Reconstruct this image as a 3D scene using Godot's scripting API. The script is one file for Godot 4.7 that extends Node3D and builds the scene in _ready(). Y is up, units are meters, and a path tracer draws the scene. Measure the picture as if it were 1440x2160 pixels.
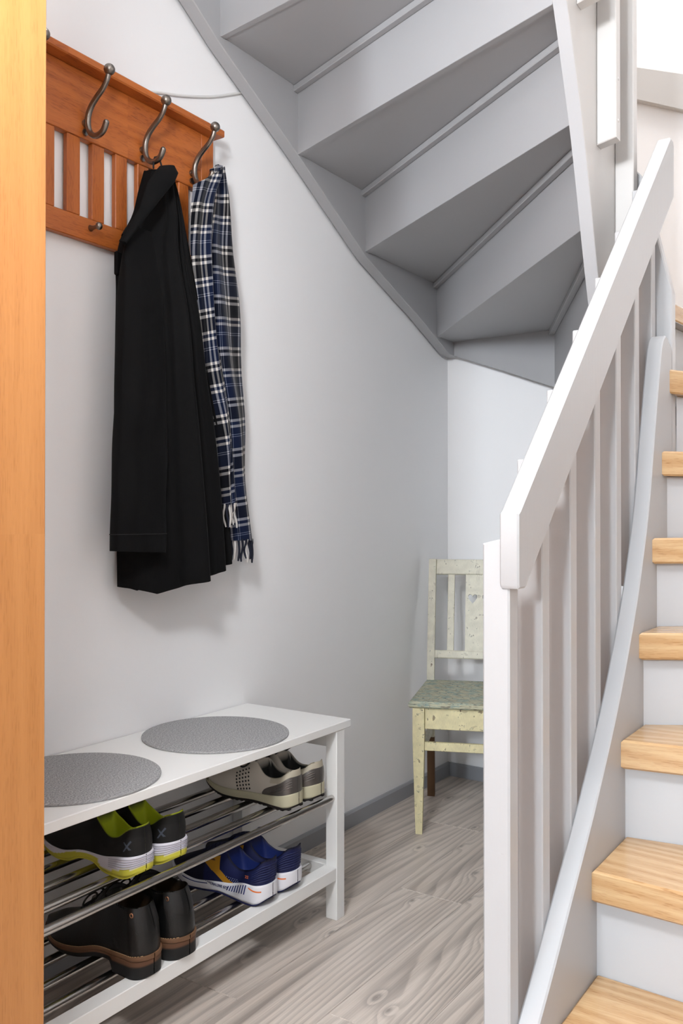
extends Node3D

# ---------------------------------------------------------------- state
var rng := RandomNumberGenerator.new()
var M := {}
var org := Vector3.ZERO          # origin of the thing being built; vertices are given in world metres
var used := {}
const RISE := 0.1955

# ---------------------------------------------------------------- naming
func numbered(n: String) -> String:
	if not used.has(n):
		used[n] = 0
		return n
	used[n] += 1
	return "%s_%03d" % [n, used[n]]

func thing(called: String, label: String, category: String, at: Vector3, group := "") -> Node3D:
	var o = Node3D.new()
	o.name = numbered(called)
	add_child(o)
	o.position = at
	org = at
	o.set_meta("label", label)
	o.set_meta("category", category)
	if group != "":
		o.set_meta("group", group)
	return o

func struct_node(called: String, label: String, at: Vector3) -> Node3D:
	var o = Node3D.new()
	o.name = numbered(called)
	add_child(o)
	o.position = at
	org = at
	o.set_meta("kind", "structure")
	o.set_meta("label", label)
	return o

func part(called: String, s: SurfaceTool, m: Material, parent: Node3D, label := "") -> MeshInstance3D:
	var o = MeshInstance3D.new()
	o.name = called
	s.index()
	o.mesh = s.commit()
	o.material_override = m
	o.cast_shadow = GeometryInstance3D.SHADOW_CASTING_SETTING_ON
	parent.add_child(o, true)
	if label != "":
		o.set_meta("label", label)
	return o

# a top-level thing that is one mesh
func solo(called: String, s: SurfaceTool, m: Material, at: Vector3, label: String, category: String, group := "") -> MeshInstance3D:
	var o = MeshInstance3D.new()
	o.name = numbered(called)
	s.index()
	o.mesh = s.commit()
	o.material_override = m
	add_child(o)
	o.position = at
	o.set_meta("label", label)
	o.set_meta("category", category)
	if group != "":
		o.set_meta("group", group)
	return o

# ---------------------------------------------------------------- mesh helpers
func mb() -> SurfaceTool:
	var s := SurfaceTool.new()
	s.begin(Mesh.PRIMITIVE_TRIANGLES)
	return s

func uv_of(p: Vector3, n: Vector3, grain: Vector3, off: Vector2) -> Vector2:
	var g := grain
	if absf(n.dot(g)) > 0.8:
		g = Vector3(0, 1, 0) if absf(n.y) < 0.8 else Vector3(1, 0, 0)
	var v := (g - n * g.dot(n)).normalized()
	var u := n.cross(v)
	return Vector2(p.dot(u), p.dot(v)) + off

func tri(s: SurfaceTool, a: Vector3, b: Vector3, c: Vector3, na: Vector3, nb: Vector3, nc: Vector3, ua: Vector2, ub: Vector2, uc: Vector2) -> void:
	var fn := (c - a).cross(b - a)
	var mean := na + nb + nc
	var P := [a, b, c]
	var N := [na, nb, nc]
	var U := [ua, ub, uc]
	var order := [0, 1, 2] if fn.dot(mean) >= 0.0 else [0, 2, 1]
	for k in order:
		s.set_normal(N[k])
		s.set_uv(U[k])
		s.add_vertex(P[k] - org)

func face(s: SurfaceTool, pts: Array, n: Vector3, grain: Vector3, off: Vector2) -> void:
	for k in range(1, pts.size() - 1):
		tri(s, pts[0], pts[k], pts[k + 1], n, n, n, uv_of(pts[0], n, grain, off), uv_of(pts[k], n, grain, off), uv_of(pts[k + 1], n, grain, off))

# chamfered box between two corners
func bx(s: SurfaceTool, lo: Vector3, hi: Vector3, b := 0.002, grain := Vector3(0, 1, 0), off := Vector2.ZERO, xf := Transform3D.IDENTITY) -> void:
	var c := (lo + hi) * 0.5
	var h := (hi - lo) * 0.5
	b = minf(b, minf(h.x, minf(h.y, h.z)) * 0.9)
	var ax := [Vector3(1, 0, 0), Vector3(0, 1, 0), Vector3(0, 0, 1)]
	var i3 := h - Vector3(b, b, b)
	for a in 3:
		var u: int = (a + 1) % 3
		var v: int = (a + 2) % 3
		for sg in [-1.0, 1.0]:
			var n: Vector3 = ax[a] * sg
			var o: Vector3 = c + n * h[a]
			var du: Vector3 = ax[u] * i3[u]
			var dv: Vector3 = ax[v] * i3[v]
			fx(s, [o - du - dv, o + du - dv, o + du + dv, o - du + dv], n, grain, off, xf)
		if b > 0.0:
			for su in [-1.0, 1.0]:
				for sv in [-1.0, 1.0]:
					var n2: Vector3 = (ax[u] * su + ax[v] * sv).normalized()
					var e: Vector3 = ax[a] * i3[a]
					var p1: Vector3 = c + ax[u] * su * h[u] + ax[v] * sv * i3[v]
					var p2: Vector3 = c + ax[u] * su * i3[u] + ax[v] * sv * h[v]
					fx(s, [p1 - e, p1 + e, p2 + e, p2 - e], n2, grain, off, xf)
	if b > 0.0:
		for sx in [-1.0, 1.0]:
			for sy in [-1.0, 1.0]:
				for sz in [-1.0, 1.0]:
					var q := Vector3(sx, sy, sz)
					fx(s, [c + Vector3(sx * h.x, sy * i3.y, sz * i3.z), c + Vector3(sx * i3.x, sy * h.y, sz * i3.z), c + Vector3(sx * i3.x, sy * i3.y, sz * h.z)], q.normalized(), grain, off, xf)

func fx(s: SurfaceTool, pts: Array, n: Vector3, grain: Vector3, off: Vector2, xf: Transform3D) -> void:
	for k in range(1, pts.size() - 1):
		var nn := (xf.basis * n).normalized()
		tri(s, xf * pts[0], xf * pts[k], xf * pts[k + 1], nn, nn, nn, uv_of(pts[0], n, grain, off), uv_of(pts[k], n, grain, off), uv_of(pts[k + 1], n, grain, off))

func inset(p: PackedVector2Array, b: float) -> PackedVector2Array:
	var out := PackedVector2Array()
	var n := p.size()
	for i in n:
		var e0 := (p[i] - p[(i + n - 1) % n]).normalized()
		var e1 := (p[(i + 1) % n] - p[i]).normalized()
		var n0 := Vector2(-e0.y, e0.x)
		var n1 := Vector2(-e1.y, e1.x)
		var bis := n0 + n1
		var l := bis.length()
		if l < 0.2:
			out.append(p[i] + n0 * b)
		else:
			bis /= l
			out.append(p[i] + bis * minf(b / maxf(bis.dot(n0), 0.35), b * 2.0))
	return out

# an outline pushed along one axis, chamfered; f maps (2D point, t) to the world
func prism(s: SurfaceTool, poly: PackedVector2Array, f: Callable, t0: float, t1: float, b := 0.002, grain := Vector3(0, 1, 0), off := Vector2.ZERO) -> void:
	var p := poly.duplicate()
	if Geometry2D.is_polygon_clockwise(p):
		p.reverse()
	if t1 < t0:
		var sw := t0
		t0 = t1
		t1 = sw
	var n := p.size()
	var ins := inset(p, b) if b > 0.0 else p
	var zero: Vector3 = f.call(Vector2.ZERO, 0.0)
	var axis: Vector3 = (f.call(Vector2.ZERO, 1.0) - zero).normalized()
	var idx = Geometry2D.triangulate_polygon(ins)
	for side in [[t0, -1.0], [t1, 1.0]]:
		var nn: Vector3 = axis * side[1]
		for k in range(0, idx.size(), 3):
			var a: Vector3 = f.call(ins[idx[k]], side[0])
			var b2: Vector3 = f.call(ins[idx[k + 1]], side[0])
			var c: Vector3 = f.call(ins[idx[k + 2]], side[0])
			tri(s, a, b2, c, nn, nn, nn, uv_of(a, nn, grain, off), uv_of(b2, nn, grain, off), uv_of(c, nn, grain, off))
	var en := []
	for i in n:
		var e := (p[(i + 1) % n] - p[i]).normalized()
		en.append(Vector2(e.y, -e.x))
	for i in n:
		var j := (i + 1) % n
		var me: Vector2 = en[i]
		var pa: Vector2 = en[(i + n - 1) % n]
		var ne: Vector2 = en[j]
		var va: Vector2 = (me + pa).normalized() if me.dot(pa) > 0.8 else me
		var vb: Vector2 = (me + ne).normalized() if me.dot(ne) > 0.8 else me
		var na: Vector3 = (f.call(va, 0.0) - zero).normalized()
		var nb: Vector3 = (f.call(vb, 0.0) - zero).normalized()
		var nm: Vector3 = (f.call(me, 0.0) - zero).normalized()
		var A: Vector3 = f.call(p[i], t0 + b)
		var B: Vector3 = f.call(p[j], t0 + b)
		var Cc: Vector3 = f.call(p[j], t1 - b)
		var D: Vector3 = f.call(p[i], t1 - b)
		tri(s, A, B, Cc, na, nb, nb, uv_of(A, nm, grain, off), uv_of(B, nm, grain, off), uv_of(Cc, nm, grain, off))
		tri(s, A, Cc, D, na, nb, na, uv_of(A, nm, grain, off), uv_of(Cc, nm, grain, off), uv_of(D, nm, grain, off))
		if b > 0.0:
			for side in [[t0, t0 + b, -1.0], [t1, t1 - b, 1.0]]:
				var ax2: Vector3 = axis * side[2]
				var q0: Vector3 = f.call(ins[i], side[0])
				var q1: Vector3 = f.call(ins[j], side[0])
				var q2: Vector3 = f.call(p[j], side[1])
				var q3: Vector3 = f.call(p[i], side[1])
				var ma := (na + ax2).normalized()
				var mb2 := (nb + ax2).normalized()
				tri(s, q0, q1, q2, ma, mb2, mb2, uv_of(q0, nm, grain, off), uv_of(q1, nm, grain, off), uv_of(q2, nm, grain, off))
				tri(s, q0, q2, q3, ma, mb2, ma, uv_of(q0, nm, grain, off), uv_of(q2, nm, grain, off), uv_of(q3, nm, grain, off))

func plane_zy(p: Vector2, t: float) -> Vector3: return Vector3(t, p.y, p.x)
func plane_xy(p: Vector2, t: float) -> Vector3: return Vector3(p.x, p.y, t)
func plane_xz(p: Vector2, t: float) -> Vector3: return Vector3(p.x, t, p.y)

# round bar along a path
func tube(s: SurfaceTool, pts: Array, r, seg := 12, caps := true) -> void:
	var n := pts.size()
	var rings := []
	var up := Vector3(0, 1, 0)
	var d0: Vector3 = (pts[1] - pts[0]).normalized()
	if absf(d0.dot(up)) > 0.9:
		up = Vector3(1, 0, 0)
	var side := d0.cross(up).normalized()
	for i in n:
		var d: Vector3
		if i == 0: d = pts[1] - pts[0]
		elif i == n - 1: d = pts[n - 1] - pts[n - 2]
		else: d = pts[i + 1] - pts[i - 1]
		d = d.normalized()
		side = (side - d * side.dot(d)).normalized()
		var w := side.cross(d)
		var rr: float = r[i] if r is Array else r
		var ring := []
		for k in seg:
			var a := TAU * k / seg
			var dir := side * cos(a) + w * sin(a)
			ring.append([pts[i] + dir * rr, dir])
		rings.append(ring)
	var along := 0.0
	for i in n - 1:
		var step: float = (pts[i + 1] - pts[i]).length()
		for k in seg:
			var j := (k + 1) % seg
			var a: Array = rings[i][k]
			var b: Array = rings[i][j]
			var c: Array = rings[i + 1][j]
			var d: Array = rings[i + 1][k]
			var u0 := Vector2(float(k) / seg, along)
			var u1 := Vector2(float(k + 1) / seg, along)
			var u2 := Vector2(float(k + 1) / seg, along + step)
			var u3 := Vector2(float(k) / seg, along + step)
			tri(s, a[0], b[0], c[0], a[1], b[1], c[1], u0, u1, u2)
			tri(s, a[0], c[0], d[0], a[1], c[1], d[1], u0, u2, u3)
		along += step
	if caps:
		for e in [[0, -(pts[1] - pts[0]).normalized()], [n - 1, (pts[n - 1] - pts[n - 2]).normalized()]]:
			var ring: Array = rings[e[0]]
			for k in range(1, seg - 1):
				tri(s, ring[0][0], ring[k][0], ring[k + 1][0], e[1], e[1], e[1], Vector2.ZERO, Vector2.ZERO, Vector2.ZERO)

func ball(s: SurfaceTool, c: Vector3, r: float, sx := Vector3.ONE, seg := 20, rows := 12) -> void:
	for i in rows:
		for k in seg:
			var q := []
			for e in [[i, k], [i, k + 1], [i + 1, k + 1], [i + 1, k]]:
				var th: float = PI * e[0] / rows
				var a: float = TAU * e[1] / seg
				q.append(Vector3(sin(th) * cos(a), cos(th), sin(th) * sin(a)))
			if i > 0:
				tri(s, c + q[0] * r * sx, c + q[1] * r * sx, c + q[2] * r * sx, q[0], q[1], q[2], Vector2.ZERO, Vector2.ZERO, Vector2.ZERO)
			if i < rows - 1:
				tri(s, c + q[0] * r * sx, c + q[2] * r * sx, c + q[3] * r * sx, q[0], q[2], q[3], Vector2.ZERO, Vector2.ZERO, Vector2.ZERO)

# a sheet of points g[row][col], smooth; uvs and colours optional; the side that faces "out" is told by out(p)
func sheet(s: SurfaceTool, g: Array, closed := false, uv: Array = [], col: Array = []) -> void:
	var R := g.size()
	var K: int = g[0].size()
	var nor := []
	for i in R:
		var row := []
		for k in K:
			var i0 := maxi(i - 1, 0)
			var i1 := mini(i + 1, R - 1)
			var k0 := (k + K - 1) % K if closed else maxi(k - 1, 0)
			var k1 := (k + 1) % K if closed else mini(k + 1, K - 1)
			var du: Vector3 = g[i1][k] - g[i0][k]
			var dv: Vector3 = g[i][k1] - g[i][k0]
			var n := du.cross(dv)
			if n.length() < 1e-12 and i0 != i1:
				var alt: int = 1 if i == 0 else R - 2
				du = g[mini(alt + 1, R - 1)][k] - g[maxi(alt - 1, 0)][k]
				dv = g[alt][k1] - g[alt][k0]
				n = du.cross(dv)
			row.append(n.normalized() if n.length() > 1e-12 else Vector3.UP)
		nor.append(row)
	var last := K if closed else K - 1
	for i in R - 1:
		for k in last:
			var j := (k + 1) % K
			for t in [[[i, k], [i, j], [i + 1, j]], [[i, k], [i + 1, j], [i + 1, k]]]:
				var a: Vector3 = g[t[0][0]][t[0][1]]
				var b: Vector3 = g[t[1][0]][t[1][1]]
				var c: Vector3 = g[t[2][0]][t[2][1]]
				if (b - a).cross(c - a).length() < 1e-12:
					continue
				var fn := (c - a).cross(b - a)
				var nm: Vector3 = nor[t[0][0]][t[0][1]] + nor[t[1][0]][t[1][1]] + nor[t[2][0]][t[2][1]]
				var order := [0, 1, 2] if fn.dot(nm) >= 0.0 else [0, 2, 1]
				for o in order:
					var e: Array = t[o]
					s.set_normal(nor[e[0]][e[1]])
					if col.size():
						s.set_color(col[e[0]][e[1]])
					s.set_uv(uv[e[0]][e[1]] if uv.size() else Vector2.ZERO)
					s.add_vertex(g[e[0]][e[1]] - org)

func lerp_table(t: Array, x: float) -> float:
	if x <= t[0][0]:
		return t[0][1]
	for i in t.size() - 1:
		if x <= t[i + 1][0]:
			return lerpf(t[i][1], t[i + 1][1], (x - t[i][0]) / (t[i + 1][0] - t[i][0]))
	return t[t.size() - 1][1]

func smooth_table(t: Array, x: float) -> float:   # monotone smooth reading of a table
	var n := t.size()
	if x <= t[0][0]:
		return t[0][1]
	if x >= t[n - 1][0]:
		return t[n - 1][1]
	for i in n - 1:
		if x <= t[i + 1][0]:
			var a: Array = t[maxi(i - 1, 0)]
			var b: Array = t[i]
			var c: Array = t[i + 1]
			var d: Array = t[mini(i + 2, n - 1)]
			var h: float = c[0] - b[0]
			var u: float = (x - b[0]) / h
			var m0: float = (c[1] - a[1]) / maxf(c[0] - a[0], 1e-6) * h
			var m1: float = (d[1] - b[1]) / maxf(d[0] - b[0], 1e-6) * h
			return (2 * u * u * u - 3 * u * u + 1) * b[1] + (u * u * u - 2 * u * u + u) * m0 + (-2 * u * u * u + 3 * u * u) * c[1] + (u * u * u - u * u) * m1
	return t[n - 1][1]

# ---------------------------------------------------------------- textures and materials
func noise(seed_: int, freq: float, oct := 3) -> FastNoiseLite:
	var n := FastNoiseLite.new()
	n.seed = seed_
	n.noise_type = FastNoiseLite.TYPE_SIMPLEX_SMOOTH
	n.frequency = freq
	n.fractal_octaves = oct
	return n

func tex(img: Image) -> ImageTexture:
	img.generate_mipmaps()
	return ImageTexture.create_from_image(img)

func rgb8(r: float, g: float, b: float) -> Color:
	return Color(r / 255.0, g / 255.0, b / 255.0)

func mat(c: Color, rough := 0.5, metal := 0.0, spec := 0.5) -> StandardMaterial3D:
	var m = StandardMaterial3D.new()
	m.albedo_color = c
	m.roughness = rough
	m.metallic = metal
	m.metallic_specular = spec
	return m

# grain of hardwood: v runs along the fibre. Three tones per species
func wood_image(w: int, h: int, seed_: int, pale: Color, mid: Color, dark: Color, rings: float, contrast: float, px: float, pores: float) -> Image:
	var img := Image.create(w, h, false, Image.FORMAT_RGB8)
	var a := noise(seed_, 1.0, 2)
	var b := noise(seed_ + 1, 1.0, 3)
	var c := noise(seed_ + 2, 1.0, 2)
	for y in h:
		var Y := y * px
		for x in w:
			var X := x * px
			var n := a.get_noise_2d(X * 4.0, Y * 0.45) * rings + X * 14.0
			var ring := absf(fposmod(n, 1.0) - 0.35)
			ring = clampf(1.0 - ring * 2.2, 0.0, 1.0)
			var fib := b.get_noise_2d(X * 260.0, Y * 6.0) * 0.5 + 0.5
			var pore := clampf((c.get_noise_2d(X * 620.0, Y * 22.0) - 0.25) * 3.0, 0.0, 1.0)
			var tone := clampf(0.5 + (ring - 0.45) * contrast + (fib - 0.5) * 0.55, 0.0, 1.0)
			var col := pale.lerp(mid, tone)
			col = col.lerp(dark, clampf(pore * pores * (0.35 + ring), 0.0, 1.0))
			img.set_pixel(x, y, col)
	return img

func floor_image() -> Image:
	var w := 960
	var h := 1440
	var px := 1.0 / 960.0
	var img := Image.create(w, h, false, Image.FORMAT_RGB8)
	var a := noise(71, 1.0, 2)
	var b := noise(72, 1.0, 3)
	var c := noise(73, 1.0, 2)
	var pale := rgb8(218, 207, 197)
	var mid := rgb8(197, 184, 172)
	var dark := rgb8(146, 137, 130)
	var knots := []
	rng.seed = 41
	for i in 26:
		knots.append(Vector3(rng.randf(), rng.randf() * 1.5, rng.randf_range(0.005, 0.011)))
	for y in h:
		var Y := y * px
		var near := []
		for k in knots:
			if absf(k.y - Y) < 0.16:
				near.append(k)
		for x in w:
			var X := x * px
			var bump := 0.0
			var core := 0.0
			for k in near:
				var dx: float = (X - k.x) / k.z
				var dy: float = (Y - k.y) / (k.z * 2.3)
				var r2 := dx * dx + dy * dy
				if r2 < 18.0:
					bump += 1.6 * exp(-r2 * 0.30)
					core = maxf(core, exp(-r2 * 2.2))
			var n := a.get_noise_2d(X * 2.6, Y * 0.34) * 5.5 + b.get_noise_2d(X * 9.0, Y * 1.1) * 0.5 + X * 46.0 + bump
			var fr := fposmod(n, 1.0)
			var line := smoothstep(0.25, 0.9, fr) * (1.0 - smoothstep(0.9, 1.0, fr))
			var fib := b.get_noise_2d(X * 230.0, Y * 4.0)
			var blot := c.get_noise_2d(X * 5.0, Y * 1.3) * 0.5 + 0.5
			var streak := clampf(c.get_noise_2d(X * 17.0 + 40.0, Y * 0.8) * 1.6 - 0.1, 0.0, 1.0)
			var col := pale.lerp(mid, clampf(blot * 0.8 + fib * 0.4, 0.0, 1.0))
			col = col.lerp(dark, clampf(line * (0.16 + 0.46 * blot) + streak * 0.42 + fib * 0.14 + core * 0.95, 0.0, 0.95))
			img.set_pixel(x, y, col)
	return img

func felt_image() -> Image:
	var n := 512
	var img := Image.create(n, n, false, Image.FORMAT_RGB8)
	var a := noise(31, 1.0, 2)
	var b := noise(32, 1.0, 2)
	for y in n:
		for x in n:
			var v := 0.5 + a.get_noise_2d(x * 0.10, y * 0.17) * 0.50 + b.get_noise_2d(x * 0.4, y * 0.5) * 0.4
			var t := clampf(v, 0.0, 1.0)
			img.set_pixel(x, y, rgb8(120, 120, 121).lerp(rgb8(202, 202, 202), t))
	return img

func tartan_image() -> Image:
	var n := 520
	var img := Image.create(n, n, false, Image.FORMAT_RGB8)
	var b := noise(52, 0.45, 2)
	# one repeat: [start, end, tone] in parts of the repeat
	var navy := rgb8(17, 26, 50)
	var black := rgb8(11, 12, 18)
	var white := rgb8(205, 200, 194)
	var sett := []
	for i in n:
		var t := float(i) / n
		var c := navy
		if t < 0.42: c = black
		for w in [[0.00, 0.055], [0.115, 0.175], [0.42, 0.475], [0.535, 0.59]]:
			if t >= w[0] and t < w[1]: c = white
		for w in [[0.72, 0.732], [0.76, 0.772]]:
			if t >= w[0] and t < w[1]: c = rgb8(168, 172, 186)
		sett.append(c)
	for y in n:
		for x in n:
			var twill := (x + y) % 4 < 2
			var wv: Color = sett[x]
			var hv: Color = sett[y]
			var c: Color = wv.lerp(hv, 0.62 if twill else 0.40)
			var g := 1.0 + b.get_noise_2d(x, y) * 0.25
			img.set_pixel(x, y, Color(c.r * g, c.g * g, c.b * g))
	return img

# old flaking paint: cream over teal over bare wood
func chipped_image(seed_: int, paint: Color, chips: float, worn: float) -> Image:
	var n := 512
	var img := Image.create(n, n, false, Image.FORMAT_RGB8)
	var a := noise(seed_, 1.0, 4)
	var b := noise(seed_ + 1, 1.0, 3)
	var c := noise(seed_ + 2, 1.0, 2)
	var teal := rgb8(93, 118, 122)
	var wood := rgb8(112, 82, 56)
	for y in n:
		for x in n:
			var e := a.get_noise_2d(x * 0.030, y * 0.018)
			var w := b.get_noise_2d(x * 0.010, y * 0.075)
			var d := c.get_noise_2d(x * 0.011, y * 0.011)
			var col := paint
			var k := 1.0 + c.get_noise_2d(x * 0.35, y * 0.03) * 0.06 + d * 0.07
			col = Color(col.r * k, col.g * k, col.b * k)
			var lost := e + d * 0.35
			if lost > chips:
				col = teal if lost < chips + 0.035 else rgb8(62, 56, 50).lerp(wood, clampf(d + 0.3, 0.0, 1.0))
			if worn > 0.0:
				var g2 := smoothstep(0.0, 0.30, w * 1.3 + d * 0.8 + worn - 0.55)
				col = col.lerp(rgb8(128, 150, 145) if d > -0.02 else rgb8(92, 86, 76), 0.85 * g2)
			img.set_pixel(x, y, col)
	return img

func bump_texture(seed_: int, freq: float, strength: float, sx := 1.0, sy := 1.0) -> ImageTexture:
	var n := 256
	var a := noise(seed_, freq, 3)
	var img := Image.create(n, n, false, Image.FORMAT_RGB8)
	for y in n:
		for x in n:
			var v := a.get_noise_2d(x * sx, y * sy) * 0.5 + 0.5
			img.set_pixel(x, y, Color(v, v, v))
	img.bump_map_to_normal_map(strength)
	return tex(img)

func weave_texture() -> ImageTexture:
	var n := 128
	var img := Image.create(n, n, false, Image.FORMAT_RGB8)
	for y in n:
		for x in n:
			var v := 0.5 + 0.25 * sin((x + y) * TAU / 8.0) + 0.2 * sin(x * TAU / 8.0)
			img.set_pixel(x, y, Color(v, v, v))
	img.bump_map_to_normal_map(3.0)
	return tex(img)

func textured(img: Image, scale: Vector2, rough: float, spec := 0.5) -> StandardMaterial3D:
	var m := mat(Color.WHITE, rough, 0.0, spec)
	m.albedo_texture = tex(img)
	m.uv1_scale = Vector3(scale.x, scale.y, 1)
	return m

func triplanar(m: StandardMaterial3D, scale: Vector3) -> StandardMaterial3D:
	m.uv1_triplanar = true
	m.uv1_world_triplanar = true
	m.uv1_scale = scale
	return m

func make_materials() -> void:
	M.wall = mat(rgb8(244, 244, 245), 0.75, 0.0, 0.3)
	M.wall.normal_enabled = true
	M.wall.normal_texture = bump_texture(3, 0.05, 1.2)
	M.wall.normal_scale = 0.08
	triplanar(M.wall, Vector3(3, 3, 3))
	M.hall = mat(rgb8(176, 175, 173), 0.8, 0.0, 0.3)             # unseen hall behind the camera, toned darker to cut bounced light
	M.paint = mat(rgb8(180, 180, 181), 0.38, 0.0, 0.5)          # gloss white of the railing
	M.paint.normal_enabled = true
	M.paint.normal_texture = bump_texture(5, 0.06, 1.5, 1.0, 0.25)
	M.paint.normal_scale = 0.18
	triplanar(M.paint, Vector3(5, 2, 5))
	M.white = mat(rgb8(194, 191, 188), 0.4)                      # warmer white of the upper railing
	M.riser = mat(rgb8(186, 188, 191), 0.45)
	M.grey = mat(rgb8(168, 168, 170), 0.42, 0.0, 0.5)           # grey underside of the stair
	M.grey.normal_enabled = true
	M.grey.normal_texture = M.paint.normal_texture
	M.grey.normal_scale = 0.12
	triplanar(M.grey, Vector3(4, 4, 4))
	M.string = mat(rgb8(174, 175, 177), 0.4)
	M.base = mat(rgb8(152, 154, 159), 0.4)
	M.bench = mat(rgb8(238, 238, 236), 0.42)
	M.steel = mat(rgb8(190, 187, 184), 0.2, 1.0)
	M.pewter = mat(rgb8(140, 133, 126), 0.34, 1.0)
	M.oak = textured(wood_image(448, 896, 11, rgb8(202, 171, 130), rgb8(179, 140, 96), rgb8(141, 100, 62), 3.6, 0.7, 1.0 / 896.0, 0.45), Vector2(2, 1), 0.16)
	M.veneer = textured(wood_image(320, 896, 21, rgb8(178, 121, 67), rgb8(162, 105, 53), rgb8(134, 81, 36), 1.2, 0.35, 1.0 / 896.0, 0.3), Vector2(2.8, 1), 0.42)
	M.teak = textured(wood_image(320, 896, 25, rgb8(196, 112, 50), rgb8(170, 90, 36), rgb8(118, 56, 20), 2.2, 0.6, 1.0 / 896.0, 0.55), Vector2(2.8, 1), 0.4)
	M.plank = textured(floor_image(), Vector2(1, 0.6667), 0.42)
	M.felt = textured(felt_image(), Vector2(3.2, 3.2), 0.95, 0.2)
	M.felt.normal_enabled = true
	M.felt.normal_texture = bump_texture(33, 0.25, 4.0)
	M.felt.normal_scale = 0.25
	M.tartan = textured(tartan_image(), Vector2(7.6, 7.6), 0.95, 0.2)
	M.tartan.rim_enabled = true
	M.tartan.rim = 0.3
	M.chair = mat(Color.WHITE, 0.55)
	M.chair.albedo_texture = tex(chipped_image(81, rgb8(216, 212, 194), 0.60, 0.0))
	triplanar(M.chair, Vector3(4, 4, 4))
	M.chairleg = mat(Color.WHITE, 0.55)
	M.chairleg.albedo_texture = tex(chipped_image(91, rgb8(216, 206, 164), 0.52, 0.0))
	triplanar(M.chairleg, Vector3(4, 4, 4))
	M.chairseat = mat(Color.WHITE, 0.5)
	M.chairseat.albedo_texture = tex(chipped_image(96, rgb8(190, 188, 160), 0.50, 0.62))
	triplanar(M.chairseat, Vector3(4, 4, 4))
	M.barewood = mat(rgb8(98, 70, 44), 0.7)
	M.coat = mat(rgb8(9, 9, 10), 0.75, 0.0, 0.25)
	M.coat.normal_enabled = true
	M.coat.normal_texture = weave_texture()
	M.coat.normal_scale = 0.2
	M.coat.uv1_scale = Vector3(20, 20, 1)
	M.coat.rim_enabled = true
	M.coat.rim = 0.12
	M.cable = mat(rgb8(224, 224, 222), 0.5)
	M.cord = mat(rgb8(22, 22, 24), 0.8)
	M.shoe = mat(Color.WHITE, 0.6, 0.0, 0.4)
	M.shoe.vertex_color_use_as_albedo = true
	M.leather = mat(Color.WHITE, 0.38, 0.0, 0.5)
	M.leather.vertex_color_use_as_albedo = true
	M.leather.normal_enabled = true
	M.leather.normal_texture = bump_texture(61, 0.12, 3.0)
	M.leather.normal_scale = 0.35
	triplanar(M.leather, Vector3(14, 14, 14))
	M.fringe = mat(rgb8(18, 22, 38), 0.95)
	M.fringe_pale = mat(rgb8(196, 192, 188), 0.95)
	M.metalleather = mat(rgb8(112, 107, 103), 0.34, 0.6)

# ---------------------------------------------------------------- start
func _ready() -> void:
	# --- camera: 1.02 m above the floor, almost level
	var cam = Camera3D.new()
	cam.name = "camera"
	add_child(cam)
	cam.fov = 60.551
	cam.near = 0.05
	cam.far = 60.0
	cam.position = Vector3(1.610, 1.02, 3.141)
	cam.rotation = Vector3(deg_to_rad(0.4336), deg_to_rad(34.046), 0)
	cam.current = true
	# --- sky and exposure
	var we := WorldEnvironment.new()
	we.name = "environment"
	var env := Environment.new()
	var sky := Sky.new()
	var sm := ProceduralSkyMaterial.new()
	sm.sky_top_color = Color(0.72, 0.80, 0.92)
	sm.sky_horizon_color = Color(0.90, 0.93, 0.97)
	sm.ground_bottom_color = Color(0.40, 0.40, 0.38)
	sm.ground_horizon_color = Color(0.62, 0.63, 0.62)
	sm.sky_energy_multiplier = 1.0
	sky.sky_material = sm
	env.background_mode = Environment.BG_SKY
	env.sky = sky
	env.background_energy_multiplier = 1.0
	env.tonemap_mode = Environment.TONE_MAPPER_LINEAR
	env.tonemap_exposure = 1.07
	env.sdfgi_enabled = true
	env.ssao_enabled = true
	env.ssil_enabled = true
	we.environment = env
	add_child(we)
	# --- unseen openings placed to light railing and stairwell, each the size of its opening
	daylight("unseen_window_daylight", Vector3(1.72, 2.05, 6.94), Vector3(0, 0, -1), Vector2(0.36, 0.40), 14.0, Color(0.93, 0.965, 1.0))  # window out of view behind the camera, placed to light newel and balusters
	daylight("unseen_skylight_daylight", Vector3(1.25, 4.93, 0.85), Vector3(0, -1, 0), Vector2(1.1, 1.1), 5.8, Color(1.0, 0.99, 0.98))  # unseen skylight, placed to brighten the upper stairwell wall

	make_materials()
	build_shell()
	build_stairs()
	build_lower_railing()
	build_upper_railing()
	build_wall_rail()
	build_cabinet()
	build_bench()
	build_chair()
	build_rack()
	build_coat()
	build_scarf()
	build_pads()
	build_shoes()
	build_cable()
	build_unseen_lamp()

func daylight(called: String, at: Vector3, towards: Vector3, size: Vector2, energy: float, c: Color) -> void:
	var l = AreaLight3D.new()
	l.name = called
	add_child(l)
	l.position = at
	var up := Vector3(0, 1, 0) if absf(towards.y) < 0.9 else Vector3(0, 0, 1)
	l.basis = Basis.looking_at(towards, up)
	l.area_size = size
	l.light_energy = energy
	l.light_color = c
	l.area_range = 20.0
	l.area_attenuation = 2.0
	l.shadow_enabled = true

# ---------------------------------------------------------------- room
func slab(node: Node3D, called: String, lo: Vector3, hi: Vector3, m: Material) -> void:
	var s := mb()
	bx(s, lo, hi, 0.0)
	part(called, s, m, node)

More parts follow.
